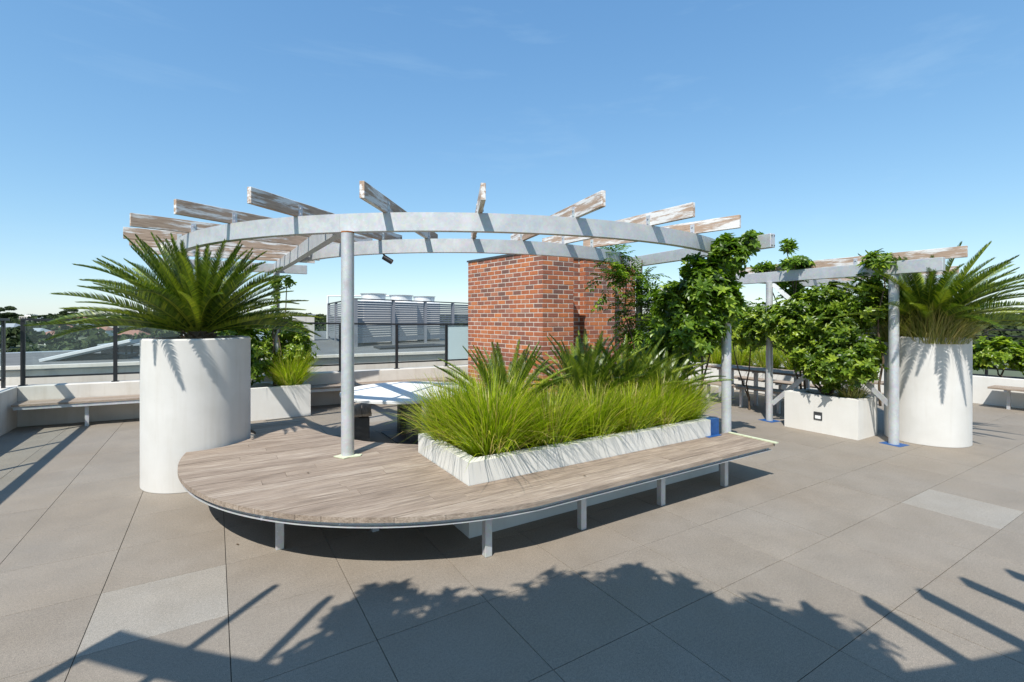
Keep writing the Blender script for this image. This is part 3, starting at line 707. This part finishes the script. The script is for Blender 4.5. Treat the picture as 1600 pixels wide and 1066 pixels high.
def grass_clump(label, x, y, z, h, spread, n, mat='grass', group=None, lean=(0, 0), wd=0.0085, name="grass_clump"):
    th = thing(name, label, "grass", (x, y, z), 0, group)
    vs, fs, tn = [], [], []
    for _ in range(n):
        an = random.uniform(0, 2 * math.pi); rr = abs(random.gauss(0, 0.35)); 
        b0 = Vector((math.cos(an), math.sin(an), 0)) * (random.random() ** 0.6) * spread * 0.33
        out = Vector((math.cos(an + random.gauss(0, 0.45)), math.sin(an + random.gauss(0, 0.45)), 0))
        L_ = h * random.uniform(0.55, 1.2); tilt = min(0.95, abs(random.gauss(0.34, 0.30)) + 0.03); bend = random.uniform(0.25, 1.45)
        up = Vector((0, 0, 1)); p = b0.copy(); seg = 5; side = out.cross(up).normalized(); tw = random.uniform(-0.6, 0.6)
        side = (side * math.cos(tw) + out * math.sin(tw)).normalized(); w0 = wd * random.uniform(0.7, 1.3); b = len(vs)
        ln = Vector((lean[0], lean[1], 0))
        for k in range(seg + 1):
            t = k / seg; ang = tilt + bend * t ** 1.6; w_ = w0 * (1 - t ** 2 * 0.92)
            vs += [tuple(p + side * w_ / 2), tuple(p - side * w_ / 2)]
            p = p + (up * math.cos(ang) + out * math.sin(ang) + ln * t).normalized() * (L_ / seg)
        tone = min(1, max(0, random.gauss(0.48, 0.28))) if random.random() > 0.12 else 1.0
        for k in range(seg): fs.append((b + 2 * k, b + 2 * k + 1, b + 2 * k + 3, b + 2 * k + 2)); tn.append(tone)
    add("blades", mesh_data("blades", vs, fs, M[mat], False, tn), th); return th

# cycad frond meshes: a rib with two combs of narrow leaflets, in local XZ, rib leaving along +X
def frond_me(L_, arch, pairs, ll, vee, tone0):
    vs, fs, tn = [], [], []
    N = 14; rib = []; p = Vector((0, 0, 0)); 
    for i in range(N + 1):
        t = i / N; ang = -arch * t ** 1.4; rib.append((p.copy(), ang)); p = p + Vector((math.cos(ang), 0, math.sin(ang))) * (L_ / N)
    for i, (q, ang) in enumerate(rib):
        w = 0.007 * (1 - 0.75 * i / N); nz = Vector((-math.sin(ang), 0, math.cos(ang)))
        vs += [tuple(q + Vector((0, w, 0))), tuple(q + nz * w * 0.9), tuple(q - Vector((0, w, 0))), tuple(q - nz * w)]
    for i in range(N):
        for k in range(4): fs.append((4 * i + k, 4 * i + (k + 1) % 4, 4 * i + 4 + (k + 1) % 4, 4 * i + 4 + k)); tn.append(0.85)
    for j in range(pairs):
        t = 0.09 + 0.91 * j / (pairs - 1); f = t * N; i = min(N - 1, int(f)); fr_ = f - i
        q = rib[i][0].lerp(rib[i + 1][0], fr_); ang = rib[i][1] * (1 - fr_) + rib[i + 1][1] * fr_
        tx = Vector((math.cos(ang), 0, math.sin(ang))); nz = Vector((-math.sin(ang), 0, math.cos(ang)))
        le = ll * (0.35 + 0.65 * min(1, t / 0.22)) * (1 - max(0, (t - 0.6) / 0.4) ** 1.6 * 0.72)
        fw = 0.35 + 0.75 * t
        for sg in (-1, 1):
            d = (Vector((0, sg, 0)) * (1.05 - 0.35 * t) + tx * fw * random.uniform(0.85, 1.15) + nz * vee * random.uniform(0.8, 1.2)).normalized()
            wv = tx * 0.007; b = len(vs); md = q + d * le * 0.5 + nz * 0.004; tp = q + d * le * random.uniform(0.92, 1.05) - nz * le * 0.10
            vs += [tuple(q - wv), tuple(q + wv), tuple(md + wv * 0.9), tuple(md - wv * 0.9), tuple(tp)]
            fs += [(b, b + 1, b + 2, b + 3), (b + 3, b + 2, b + 4)]; tt = min(1, max(0, random.gauss(tone0, 0.2))); tn += [tt, tt]
    return mesh_data("frond", vs, fs, M['frond'], False, tn)
FR = [frond_me(1.3, 0.35, 84, 0.125, 0.55, 0.42), frond_me(1.3, 0.6, 84, 0.13, 0.45, 0.5), frond_me(1.3, 0.85, 84, 0.12, 0.6, 0.35),
      frond_me(1.3, 0.15, 84, 0.125, 0.7, 0.55), frond_me(1.3, 0.5, 80, 0.12, 0.5, 0.72), frond_me(1.3, 1.1, 80, 0.125, 0.5, 0.3)]
def cycad(label, x, y, z, size, n, el0=-8, el1=82, trunk=0.16, th_r=0.12, skip=None):
    th = thing("cycad", label, "cycad", (x, y, z))
    add("trunk", lathe_me("trunk", [(th_r * 0.9, -0.05), (th_r * 1.05, trunk * 0.4), (th_r * 0.95, trunk * 0.8), (th_r * 0.55, trunk * 1.05), (0.03, trunk * 1.15)], M['stem'], 14), th)
    # stubs of old fronds on the trunk
    vs, fs = [], []
    for k in range(70):
        an = k * 2.39996; zz = trunk * (k / 70) ; rr = th_r * 0.95; b = len(vs); d = Vector((math.cos(an), math.sin(an), 0.75)).normalized(); s_ = Vector((-math.sin(an), math.cos(an), 0)) * 0.018
        p = Vector((rr * math.cos(an), rr * math.sin(an), zz)); t_ = p + d * random.uniform(0.05, 0.10); vs += [tuple(p - s_), tuple(p + s_), tuple(p + Vector((0, 0, 0.03))), tuple(t_)]
        fs += [(b, b + 1, b + 3), (b + 1, b + 2, b + 3), (b + 2, b, b + 3)]
    add("frond_stubs", mesh_data("frond_stubs", vs, fs, M['stem']), th)
    for k in range(n):
        t = (k + 0.5) / n; el = el0 + (el1 - el0) * t ** 0.9 + random.uniform(-5, 5); az = k * 137.508 + random.uniform(-9, 9)
        if skip and skip(az % 360, el): continue
        s = size * random.uniform(0.85, 1.1) * (0.82 + 0.28 * math.cos(R(max(0, el) * 0.9)))
        mi = random.choice((0, 1, 1, 2, 4)) if el < 60 else random.choice((0, 3, 3, 1))
        if el < 5: mi = random.choice((0, 1, 5, 4))
        add("frond", FR[mi], th, (0.04 * math.cos(R(az)), 0.04 * math.sin(R(az)), trunk * 0.95), (random.uniform(-0.5, 0.5), -R(el), R(az)), (s / 1.3,) * 3)
    return th

# ------------------------------------------------------------------ planting
cycad("big cycad with spreading fronds in the left white pot", POTL.x, POTL.y, 1.43, 1.14, 150, 8, 80, 0.2, 0.15, lambda az, el: 215 < az < 330 and el < 30)
cycad("big cycad with arching fronds in the right white pot", POTR.x, POTR.y, 1.44, 1.3, 110, 10, 66, 0.22, 0.14)
cycad("small dark cycad at the left end of the long planter", 2.62, 4.36, 0.6, 0.88, 46, 34, 78, 0.12, 0.09)
cycad("upright cycad in the middle of the long planter before the bricks", 3.72, 4.38, 0.62, 0.98, 46, 34, 78, 0.12, 0.09)
cycad("bright cycad right of the brick walls in the long planter", 4.45, 4.40, 0.62, 0.92, 40, 32, 78, 0.12, 0.09)
cycad("cycad at the right end of the long planter by the vine", 4.80, 4.15, 0.6, 0.84, 36, 32, 78, 0.12, 0.09)
gz = PLZ - 0.075
for lab, x, y, h, sp_, n in (("largest lime green grass clump at the planter's near left corner", 2.16, 3.86, 0.74, 0.62, 2700),
        ("grass clump second from the near left corner of the long planter", 2.78, 3.80, 0.58, 0.56, 1700), ("grass clump in the middle front of the long planter", 3.34, 3.82, 0.58, 0.56, 1700),
        ("grass clump right of the middle of the long planter", 3.86, 3.80, 0.55, 0.56, 1600), ("grass clump near the right end of the long planter", 4.36, 3.82, 0.56, 0.55, 1500),
        ("last grass clump beside the blue tape on the long planter", 4.78, 3.84, 0.56, 0.5, 1400), ("grass clump at the back left corner of the long planter", 2.02, 4.38, 0.68, 0.5, 1300),
        ("grass clump behind the middle of the long planter", 3.15, 4.3, 0.6, 0.45, 700), ("tall grass clump behind the right half of the long planter", 4.1, 4.28, 0.58, 0.45, 700)):
    grass_clump(lab, x, y, gz, h, sp_, n)
grass_clump("green and straw grass spilling over the rim of the right pot", POTR.x - 0.12, POTR.y - 0.12, 1.43, 0.62, 1.15, 1900, 'drygrass', None, (0, 0), 0.007)
grass_clump("straw coloured grass at the right pot's rim nearest the shrub", POTR.x - 0.33, POTR.y + 0.3, 1.43, 0.6, 0.45, 500, 'drygrass', None, (-0.25, 0.1), 0.006)
grass_clump("green grass clump at the right end of the left back planter", 1.2, 9.75, 0.5, 0.72, 0.55, 1400, 'grass', None, (0, 0), 0.008)
grass_clump("drying grass under the shrub in the right planter box", 8.3, 3.5, 0.52, 0.4, 0.4, 400, 'drygrass')
bush("shrub", "bright green shrub in the left back planter beside the pergola post", "shrub", (1.0, 10.1, 0.5), [((1.28, 10.1, 1.22), (0.46, 0.36, 0.50), 620), ((0.7, 10.0, 1.1), (0.45, 0.36, 0.5), 380)], M['hedge'], 0.085, 0.04)
bush("shrub", "dark shrub in the left back planter close behind the round pot", "shrub", (0.25, 9.9, 0.5), [((0.3, 9.85, 1.3), (0.55, 0.42, 0.7), 700), ((-0.15, 9.9, 0.9), (0.3, 0.3, 0.4), 150), ((0.6, 9.75, 0.95), (0.3, 0.25, 0.4), 150)], M['shrub'], 0.085, 0.04)
bush("vine", "thin vine curling round the top of the left back post", "vine", (0.93, 9.86, 0.5), [((0.96, 9.88, 2.35), (0.16, 0.14, 0.28), 40), ((1.15, 9.85, 2.5), (0.16, 0.1, 0.1), 16), ((0.94, 9.86, 1.8), (0.1, 0.1, 0.3), 24)], M['vine'], 0.09, 0.035, 5)
# climbing vines on the main pergola
bush("vine", "dense leafy vine climbing the right front post of the large pergola", "vine", (5.35, 4.2, 0.0),
     [((5.42, 3.92, 2.08), (0.42, 0.36, 0.5), 860), ((5.36, 4.02, 1.62), (0.38, 0.34, 0.40), 600), ((5.60, 3.76, 2.55), (0.24, 0.22, 0.3), 300), ((5.12, 4.3, 2.0), (0.30, 0.28, 0.34), 200), ((5.6, 3.78, 1.95), (0.2, 0.18, 0.35), 150),
      ((5.78, 3.62, 2.78), (0.22, 0.2, 0.14), 50), ((5.3, 4.05, 2.45), (0.22, 0.2, 0.18), 50)], M['vine'], 0.10, 0.046, 6, 'whorl', [(5.62, 3.9, 2.7), (5.68, 3.8, 2.4), (5.4, 4.2, 1.6)])
bush("vine", "loose vine with pinnate leaves climbing the rear right post of the pergola", "vine", (5.9, 5.5, 0.0),
     [((5.95, 5.45, 1.8), (0.5, 0.42, 0.6), 460), ((5.7, 5.5, 2.4), (0.4, 0.25, 0.25), 100), ((5.35, 5.52, 2.72), (0.34, 0.16, 0.16), 60), ((5.1, 5.45, 2.35), (0.15, 0.12, 0.28), 30), ((6.05, 5.1, 1.45), (0.45, 0.4, 0.4), 420)],
     M['vine'], 0.20, 0.034, 4, 'pinnate', [(6.0, 5.6, 2.75), (5.4, 5.5, 2.78), (5.9, 5.3, 1.6)])
bush("vine", "shaded vine between the two right posts of the large pergola", "vine", (5.8, 4.8, 0.0),
     [((5.75, 4.75, 1.4), (0.42, 0.42, 0.5), 330), ((5.85, 4.7, 2.0), (0.3, 0.4, 0.4), 170)], M['vine'], 0.10, 0.046, 6)
# shrub and vine on the right pergola
bush("shrub", "full green shrub overhanging the right planter box", "shrub", (8.3, 3.85, 0.5),
     [((8.15, 3.68, 1.10), (0.46, 0.52, 0.45), 1000), ((8.20, 4.32, 1.70), (0.48, 0.52, 0.46), 1000), ((8.22, 3.70, 1.65), (0.42, 0.45, 0.42), 700), ((8.15, 3.30, 1.2), (0.36, 0.32, 0.40), 340), ((8.35, 4.95, 1.68), (0.46, 0.40, 0.46), 460), ((8.05, 4.15, 1.25), (0.3, 0.3, 0.35), 220), ((8.3, 3.30, 1.98), (0.34, 0.30, 0.36), 300), ((8.3, 3.9, 2.1), (0.4, 0.5, 0.3), 320)], M['shrub'], 0.085, 0.042, 6)
bush("vine", "leafy vine tuft over the near post of the right pergola", "vine", (8.35, 3.15, 0.5), [((8.16, 3.06, 2.55), (0.22, 0.26, 0.2), 110), ((8.2, 3.3, 2.3), (0.2, 0.2, 0.2), 60)], M['shrub'], 0.10, 0.04, 6, 'whorl', [(8.17, 3.06, 2.6)])
bush("vine", "vine with tall shoots above the beam of the right pergola", "vine", (8.45, 4.3, 0.5), [((8.3, 4.35, 2.68), (0.28, 0.34, 0.14), 90), ((8.28, 4.45, 2.95), (0.16, 0.16, 0.2), 26), ((8.35, 4.9, 2.68), (0.2, 0.2, 0.1), 36), ((8.5, 4.6, 2.3), (0.3, 0.4, 0.2), 90)], M['vine'], 0.11, 0.04, 6, 'whorl', [(8.3, 4.35, 2.8), (8.28, 4.5, 3.05), (8.35, 4.9, 2.7)])
bush("shrub", "sunlit shrub behind the farther post of the right pergola", "shrub", (8.85, 5.5, 0.0), [((8.8, 5.5, 1.6), (0.5, 0.5, 0.5), 520), ((9.1, 6.1, 1.5), (0.4, 0.4, 0.4), 260)], M['hedge'], 0.09, 0.038, 6)
# vine on the near pergola: its shadow
bush("vine", "vine on the near pergola that throws the leafy shadow on the paving", "vine", (-1.3, -0.7, 0.0),
     [((-0.72, 1.02, 3.0), (0.55, 0.5, 0.26), 520), ((-0.12, 0.66, 3.1), (0.62, 0.62, 0.3), 700), ((0.42, 0.62, 3.1), (0.42, 0.5, 0.3), 420), ((0.62, 0.1, 3.05), (0.52, 0.5, 0.28), 460), ((-0.4, 0.1, 3.0), (0.8, 0.7, 0.26), 800), ((0.2, -0.35, 3.0), (0.8, 0.5, 0.26), 600), ((1.0, -0.12, 2.98), (0.36, 0.36, 0.2), 160), ((-1.2, 1.25, 2.98), (0.45, 0.42, 0.2), 260), ((-0.95, 1.55, 3.0), (0.3, 0.25, 0.16), 60)],
     M['vine'], 0.13, 0.055, 6, 'whorl', [(-0.9, 0.4, 2.9), (-0.2, 0.2, 2.95)])

# ------------------------------------------------------------------ right side: picnic table, planter wall, hedge, benches
pt = thing("picnic_table", "weathered timber picnic table standing behind the right pergola posts", "table", (9.6, 5.7, 0))
for k in range(5): add("slat", box_me("slat", 0.128, 2.2, 0.04, M['deck'], 0.002), pt, ((k - 2) * 0.134, 0, 0.69))
for sy in (-0.8, 0.0, 0.8):
    add("leg", box_me("leg", 0.06, 0.06, 0.66, M['galv']), pt, (-0.2, sy, 0)); add("leg", box_me("leg", 0.06, 0.06, 0.66, M['galv']), pt, (0.2, sy, 0)); add("bearer", box_me("bearer", 0.6, 0.05, 0.03, M['galv']), pt, (0, sy, 0.66))
def long_seat(label, x, y, L_, W_, z=0.43, alongy=True):
    s = thing("timber_bench", label, "bench", (x, y, 0), R(90) if alongy else 0)
    for k in range(3): add("slat", box_me("slat", L_, W_ / 3 - 0.006, 0.036, M['deck'], 0.002), s, (0, (k - 1) * W_ / 3, z - 0.036))
    for sx in (-1, 0, 1):
        add("leg", box_me("leg", 0.05, 0.05, z - 0.07, M['galv']), s, (sx * (L_ / 2 - 0.25), 0, 0)); add("bearer", box_me("bearer", 0.05, W_ - 0.05, 0.034, M['galv']), s, (sx * (L_ / 2 - 0.25), 0, z - 0.0702))
    return s
long_seat("timber bench on the near side of the picnic table", 8.98, 5.75, 2.0, 0.34)
long_seat("timber bench on the far side of the picnic table", 10.3, 5.7, 2.2, 0.36)
long_seat("timber bench along the far right planter wall", 13.2, 1.6, 3.0, 0.46)
long_seat("short end of a timber bench just behind the right pot", 12.6, 4.9, 2.0, 0.44, 0.36)
fw_ = thing("planter_wall", "long white planter wall along the far right edge under the hedge", "planter", (13.9, 4.5, 0)); FO = Vector(fw_.location)
pchild(box("wall", 13.5, 13.62, -1.5, 10.5, 0, 0.575, M['planter'], fw_, 0.006), FO); pchild(box("soil", 13.621, 14.9, -1.5, 10.5, 0, 0.5, M['soil'], fw_), FO)
hs = [("near the right edge of the picture", 1.3), ("second from the right edge", 2.25), ("seen right beside the right pot", 3.15), ("behind the right pot", 4.1), ("behind the lower pergola", 5.2), ("behind the picnic table", 6.4), ("left of the picnic table", 7.6), ("at the far left end", 8.8)]
for lab, y in hs:
    bush("hedge_shrub", "yellow green hedge shrub along far right wall, " + lab, "shrub", (14.1, y, 0.5), [((14.05, y, 0.98), (0.42, 0.55, 0.42), 300), ((14.2, y + 0.4, 0.9), (0.35, 0.3, 0.35), 120)], M['hedge'], 0.10, 0.055, 6, 'whorl', [(14.1, y, 1.1), (14.15, y + 0.3, 1.0)], "hedge on the far right wall")
mw = planter_box("planter_box", "low white planter with tall grass behind the picnic table", 11.0, 11.9, 5.4, 9.3, 0.58, M['planter'])
for k, (y, lab) in enumerate(((5.9, "nearest the lower pergola"), (6.6, "second from the lower pergola"), (7.3, "in the middle"), (8.0, "second from the brick walls"), (8.7, "nearest the brick walls"))):
    grass_clump("tall grass clump in the planter behind the picnic table, " + lab, 11.4, y, 0.5, 0.85, 0.6, 700, 'grass', "tall grass behind the picnic table", (0, 0), 0.011)
rr3 = thing("balustrade", "dark balustrade behind the hedge at the far right edge", "railing", (15.0, 4, 0)); RO3 = Vector(rr3.location)
for y in (-1.2, 0.4, 2.0, 3.6, 5.2, 6.8, 8.4, 10.0): pchild(box("post", 14.98, 15.02, y - 0.025, y + 0.025, 0, 1.5, M['black'], rr3), RO3)
for z in (0.62, 1.36, 1.5): pchild(box("rail", 14.98, 15.02, -1.3, 10.3, z, z + 0.035, M['black'], rr3), RO3)

# ------------------------------------------------------------------ roofs next door
nr = thing("neighbour_roof", "grey flat roof with a white upstand wall beyond the back balustrade", "roof", (3, 14, GZ)); NO = Vector(nr.location)
RP = [(-12.5, 14.0), (-2.9, 11.95), (2.1, 11.7), (9.2, 11.15), (26.0, 10.4), (26, 34), (2.2, 34), (1.2, 19), (-6, 17.5), (-12.5, 18.5)]
pchild(add("wall", prism_me("wall", RP, GZ, 0.837, M['wall']), nr), NO)
pchild(add("capping", prism_me("capping", inset(RP, -0.03), 0.838, 0.87, M['cap']), nr), NO)
pchild(add("roof_sheet", prism_me("roof_sheet", inset(RP, 0.5), 0.871, 0.876, M['roofgrey']), nr), NO)
for q0, q1 in zip(RP[:4], RP[1:5]): pchild(bar('upstand', (*q0, 0.90), (*q1, 0.90), 0.16, 0.06, M['wall'], nr), NO)
# wedge skylight
sk = thing("skylight_hatch", "sloping white edged roof hatch beyond the left balustrade", "skylight", (-2.4, 14.0, 0.876)); sk.scale = (0.75, 0.75, 0.82)
def slab(name, pts, mat, parent, th_):
    n = (Vector(pts[1]) - Vector(pts[0])).cross(Vector(pts[2]) - Vector(pts[0])).normalized() * th_
    P = [tuple(Vector(p)) for p in pts] + [tuple(Vector(p) - n) for p in pts]
    return add(name, mesh_data(name, P, [(0, 1, 2, 3), (7, 6, 5, 4), (0, 4, 5, 1), (1, 5, 6, 2), (2, 6, 7, 3), (3, 7, 4, 0)], mat), parent)
slab("lid", [(-0.9, -0.5, 0.05), (1.1, -0.9, 0.52), (1.3, 0.5, 0.52), (-0.7, 0.9, 0.05)], M['cap'], sk, 0.10)
slab("edge_strip", [(-0.93, -0.56, 0.06), (1.09, -0.97, 0.54), (1.10, -0.91, 0.55), (-0.92, -0.50, 0.07)], M['white'], sk, 0.07)
slab("edge_strip", [(-0.9, -0.40, 0.065), (1.1, -0.81, 0.537), (1.11, -0.74, 0.542), (-0.89, -0.33, 0.07)], M['white'], sk, 0.02)
add("kerb", prism_me("kerb", [(-0.4, -0.35), (1.0, -0.6), (1.15, 0.4), (-0.3, 0.6)], 0, 0.12, M['black']), sk)
add("prop", box_me("prop", 0.05, 0.05, 0.34, M['black']), sk, (0.95, -0.4, 0.0)); add("prop", box_me("prop", 0.05, 0.05, 0.34, M['black']), sk, (1.0, 0.3, 0))
gt = thing("roof_box_gutter", "long low black roof box with grey lid beyond the left balustrade", "roof box", (-0.6, 15.3, 0.876), R(-9))
add("body", box_me("body", 3.4, 0.9, 0.22, M['black'], 0.01), gt); add("lid", box_me("lid", 3.5, 1.0, 0.05, M['cap'], 0.005), gt, (0, 0, 0.22))
# louvred plant screen
ls = thing("louvre_screen", "grey louvred plant screen on the neighbouring roof behind the front post", "screen", (3.74, 15.3, 0.876)); LO = Vector(ls.location)
c0, cR, cL = Vector((3.74, 15.3)), Vector((9.4, 18.0)), Vector((4.15, 21.6))
for (a, b, npan) in ((c0, cR, 4), (c0, cL, 3)):
    d = (b - a); Ln = d.length; d.normalize()
    for k in range(npan + 1):
        q = a + d * (Ln * k / npan)
        if k == 0 and b is cL: continue
        pchild(box("screen_post", q.x - 0.05, q.x + 0.05, q.y - 0.05, q.y + 0.05, 0.876, 2.36, M['louvre'], ls), LO)
    for k in range(npan):
        q0, q1 = a + d * (Ln * k / npan + 0.06), a + d * (Ln * (k + 1) / npan - 0.06); z = 1.22
        while z < 2.30:
            pchild(bar("slat", (*q0, z), (*q1, z), 0.03, 0.058, M['louvre'], ls), LO); z += 0.076
        pchild(bar("base_panel", (*q0, 1.08), (*q1, 1.08), 0.04, 0.18, M['louvre'], ls), LO)
        pchild(bar("top_trim", (*(q0 - d * 0.06), 2.38), (*(q1 + d * 0.06), 2.38), 0.10, 0.035, M['dark'], ls), LO)
def condenser(label, x, y):
    t = thing("condenser_unit", label, "air conditioner", (x, y, 0.876))
    add("casing", box_me("casing", 0.95, 0.95, 1.45, M['white'], 0.02), t, (0, 0, 0.05)); add("plinth", box_me("plinth", 0.9, 0.9, 0.05, M['dark']), t)
    add("fan_shroud", lathe_me("fan_shroud", [(0.44, 0), (0.40, 0.06), (0.42, 0.22), (0.46, 0.25), (0.38, 0.25), (0.36, 0.1)], M['white'], 28), t, (0, 0, 1.50))
condenser("white fan topped air conditioner nearest the corner of the louvre screen", 4.75, 16.9)
condenser("white fan topped air conditioner in the middle behind the louvre screen", 5.95, 17.5)
condenser("white fan topped air conditioner rightmost behind the louvre screen", 7.1, 18.1)
pf = thing("pipe_frame", "thin white pipe frame rising over the louvre screen's left end", "pipe frame", (4.2, 21.8, 0.876)); FO2 = Vector(pf.location)
pchild(tube("upright", (4.15, 21.8, 0.876), (4.15, 21.8, 2.75), 0.045, M['white'], pf, 10), FO2); pchild(tube("crossbar", (4.15, 21.8, 2.72), (5.9, 17.95, 2.62), 0.03, M['white'], pf, 10), FO2); pchild(tube("upright", (5.9, 17.95, 0.876), (5.9, 17.95, 2.65), 0.03, M['white'], pf, 10), FO2)
cp = thing("concrete_pillar", "plain grey concrete pillar left of the louvre screen", "pillar", (3.0, 20.6, 0.876)); add("shaft", box_me("shaft", 0.75, 0.5, 1.0, M['wall'], 0.01), cp); add("cap", box_me("cap", 0.8, 0.55, 0.05, M['cap']), cp, (0, 0, 1.0))
sh = tag(add("roof_flashing", prism_me("roof_flashing", [(4.0, 13.6), (6.4, 13.9), (6.2, 15.0), (4.1, 14.6)], 0, 0.05, M['black']), None, (0, 0, 0.877)), "flat black sheet lying on the roof before the louvre screen", "roof sheet")

# ------------------------------------------------------------------ distant suburb: rising land, houses, trees
fwd = Vector((0.527, 0.85)); rgt = Vector((0.85, -0.527))
def far(lat, d): q = fwd * d + rgt * lat; return q.x, q.y
def land_z(lat, d): return GZ + 13.2 * max(0.0, min(1.0, (d - 120) / 520.0)) ** 0.9 + 1.2 * math.sin(lat * 0.013) * min(1, d / 500)
vs, fs = [], []; NL, ND = 60, 26
for j in range(ND + 1):
    for i in range(NL + 1):
        d = 110 + (1300 - 110) * (j / ND) ** 1.5; lat = (-1.7 + 3.4 * i / NL) * (d + 60)
        vs.append((*far(lat, d), land_z(lat, d) - (0.3 if j == 0 else 0)))
for j in range(ND):
    for i in range(NL): fs.append((j * (NL + 1) + i, j * (NL + 1) + i + 1, (j + 1) * (NL + 1) + i + 1, (j + 1) * (NL + 1) + i))
struct(add("hill", mesh_data("hill", vs, fs, M['land'], True)))
def crown_faces(V, F, T, c, r, k, size):
    for _ in range(k):
        u = rnd_unit(); u.z = abs(u.z) * 0.9 - 0.25; m = random.uniform(0.6, 1.0); p = Vector(c) + Vector((u.x * r[0] * m, u.y * r[1] * m, u.z * r[2] * m))
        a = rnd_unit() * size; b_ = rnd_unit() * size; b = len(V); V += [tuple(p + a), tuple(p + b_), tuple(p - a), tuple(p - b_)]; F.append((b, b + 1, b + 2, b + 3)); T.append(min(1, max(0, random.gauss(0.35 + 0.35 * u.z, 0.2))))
V, F, T = [], [], []
for _ in range(1700):
    d = 150 + 700 * random.random() ** 0.8; lat = random.uniform(-1.5, 1.5) * d; s = random.uniform(3.0, 6.0); x, y = far(lat, d)
    crown_faces(V, F, T, (x, y, land_z(lat, d) + s * 0.7), (s * random.uniform(0.9, 1.5), s * random.uniform(0.9, 1.5), s * random.uniform(0.8, 1.2)), 60, s * 0.36)
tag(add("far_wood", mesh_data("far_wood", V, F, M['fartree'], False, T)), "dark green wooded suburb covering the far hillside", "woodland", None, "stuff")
def house(label, lat, d, w, dp, h, rmat, wmat, zoff=0.0):
    x, y = far(lat, d); rz_ = random.uniform(-0.4, 0.4) - R(31.8); z = land_z(lat, d) - 0.5
    t = thing("house", label, "house", (x, y, z), rz_); add("wall", box_me("wall", w, dp, h, wmat), t)
    e = 0.5; rh = w * 0.22
    V_ = [(-w / 2 - e, -dp / 2 - e, h), (w / 2 + e, -dp / 2 - e, h), (w / 2 + e, dp / 2 + e, h), (-w / 2 - e, dp / 2 + e, h), (-w / 4, 0, h + rh), (w / 4, 0, h + rh)]
    add("roof", mesh_data("roof", V_, [(0, 1, 5, 4), (1, 2, 5), (2, 3, 4, 5), (3, 0, 4), (3, 2, 1, 0)], rmat), t)
    for k in (-1, 1): add("window", box_me("window", w * 0.18, 0.1, h * 0.35, M['dark']), t, (k * w * 0.25, -dp / 2 - 0.03, h * 0.4))
hl = [("red roofed house just right of the first left balustrade post", -0.955, 230, 'rooftile'), ("red roofed house in the middle of the left hillside view", -0.93, 300, 'rooftile'), ("pale roofed house low on the left hillside", -0.99, 260, 'cap'),
      ("small red roofed house high on the left hillside", -0.96, 420, 'rooftile'), ("pale house above the roof hatch on the left hillside", -0.89, 350, 'cap'), ("red roofed house near the cycad fronds on the left hillside", -0.85, 280, 'rooftile'),
      ("white walled house beside the cycad fronds on the hillside", -0.82, 330, 'cap'), ("red roofed house nearest the left pot on the hillside", -0.79, 250, 'rooftile'), ("grey roofed house at the left picture edge", -1.045, 300, 'cap'),
      ("tiny red roofed house close to the skyline on the left", -0.90, 520, 'rooftile'), ("tiny pale house close to the skyline on the left", -0.98, 540, 'cap')]
for lab, k, d, rm in hl: house(lab, k * d, d, random.uniform(8, 12), random.uniform(7, 9), random.uniform(3.6, 5.0), M[rm], M['housewall'] if random.random() < 0.6 else M['white'])
ab = thing("apartment_block", "pale flat roofed block on the skyline at far left", "building", (*far(-1.005 * 620, 620), land_z(0, 620) - 2), R(-31.8))
add("wall", box_me("wall", 17, 12, 6.5, M['housewall']), ab); add("upper_storey", box_me("upper_storey", 9, 8, 2.0, M['white']), ab, (1, 0, 6.5)); add("roof", box_me("roof", 18, 13, 0.3, M['cap']), ab, (0, 0, 6.5)) if False else None
for k in range(5): add("window", box_me("window", 2.2, 0.2, 1.6, M['dark']), ab, (-6.5 + k * 3.2, -6.05, 3.6))
def far_tree(label, lat, d, s, trunk_h, base=None):
    x, y = far(lat, d); z = land_z(lat, d) - 0.3; t = thing("tree", label, "tree", (x, y, z))
    add("trunk", path_tube_me("trunk", [(0, 0, 0), (0.1 * s, 0, trunk_h * 0.5), (0, 0.05 * s, trunk_h + s * 0.5)], [0.09 * s, 0.07 * s, 0.03 * s], M['stem'], 8), t)
    V_, F_, T_ = [], [], []
    for _ in range(16):
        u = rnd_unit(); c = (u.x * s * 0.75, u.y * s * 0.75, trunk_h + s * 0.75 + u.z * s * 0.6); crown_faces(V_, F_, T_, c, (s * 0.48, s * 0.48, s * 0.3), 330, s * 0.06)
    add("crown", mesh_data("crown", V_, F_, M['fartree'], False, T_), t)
far_tree("dark spreading tree right of the first left balustrade post", -96, 96, 4.6, 3.6)
far_tree("tall skyline tree above the left balustrade rail", -0.925 * 560, 560, 8, 5.5)
far_tree("skyline tree at the picture's far left edge", -1.06 * 480, 480, 9, 6)
far_tree("tree seen between the left back planter and the concrete pillar", -0.43 * 60, 60, 3.2, 9.5)

# ------------------------------------------------------------------ fallen leaves
lf = Leaves(); lf.leaf(Vector((0, 0, 0.004)), Vector((1, 0, 0)), Vector((0, 0, 1)), 0.04, 0.016, 0.5, 0.2, 0.05)
lme = mesh_data("fallen_leaf", lf.v, lf.f, M['stem'], False, lf.t)
for x, y, z, rz_, lab in ((0.0, 5.0, 0.001, 0.4, "dry brown leaf on the paving beside the left pot's foot"), (0.16, 4.35, 0.001, 2.0, "dry brown leaf on the paving left of the first deck leg"), (0.7, 4.5, DZ + 0.003, 1.9, "dry leaf on the round end of the timber deck"), (2.7, 3.2, DZ + 0.003, 5.0, "dry leaf on the straight part of the timber deck")):
    tag(add("fallen_leaf", lme, None, (x, y, z), (0, 0, rz_)), lab, "leaf", "fallen leaves")
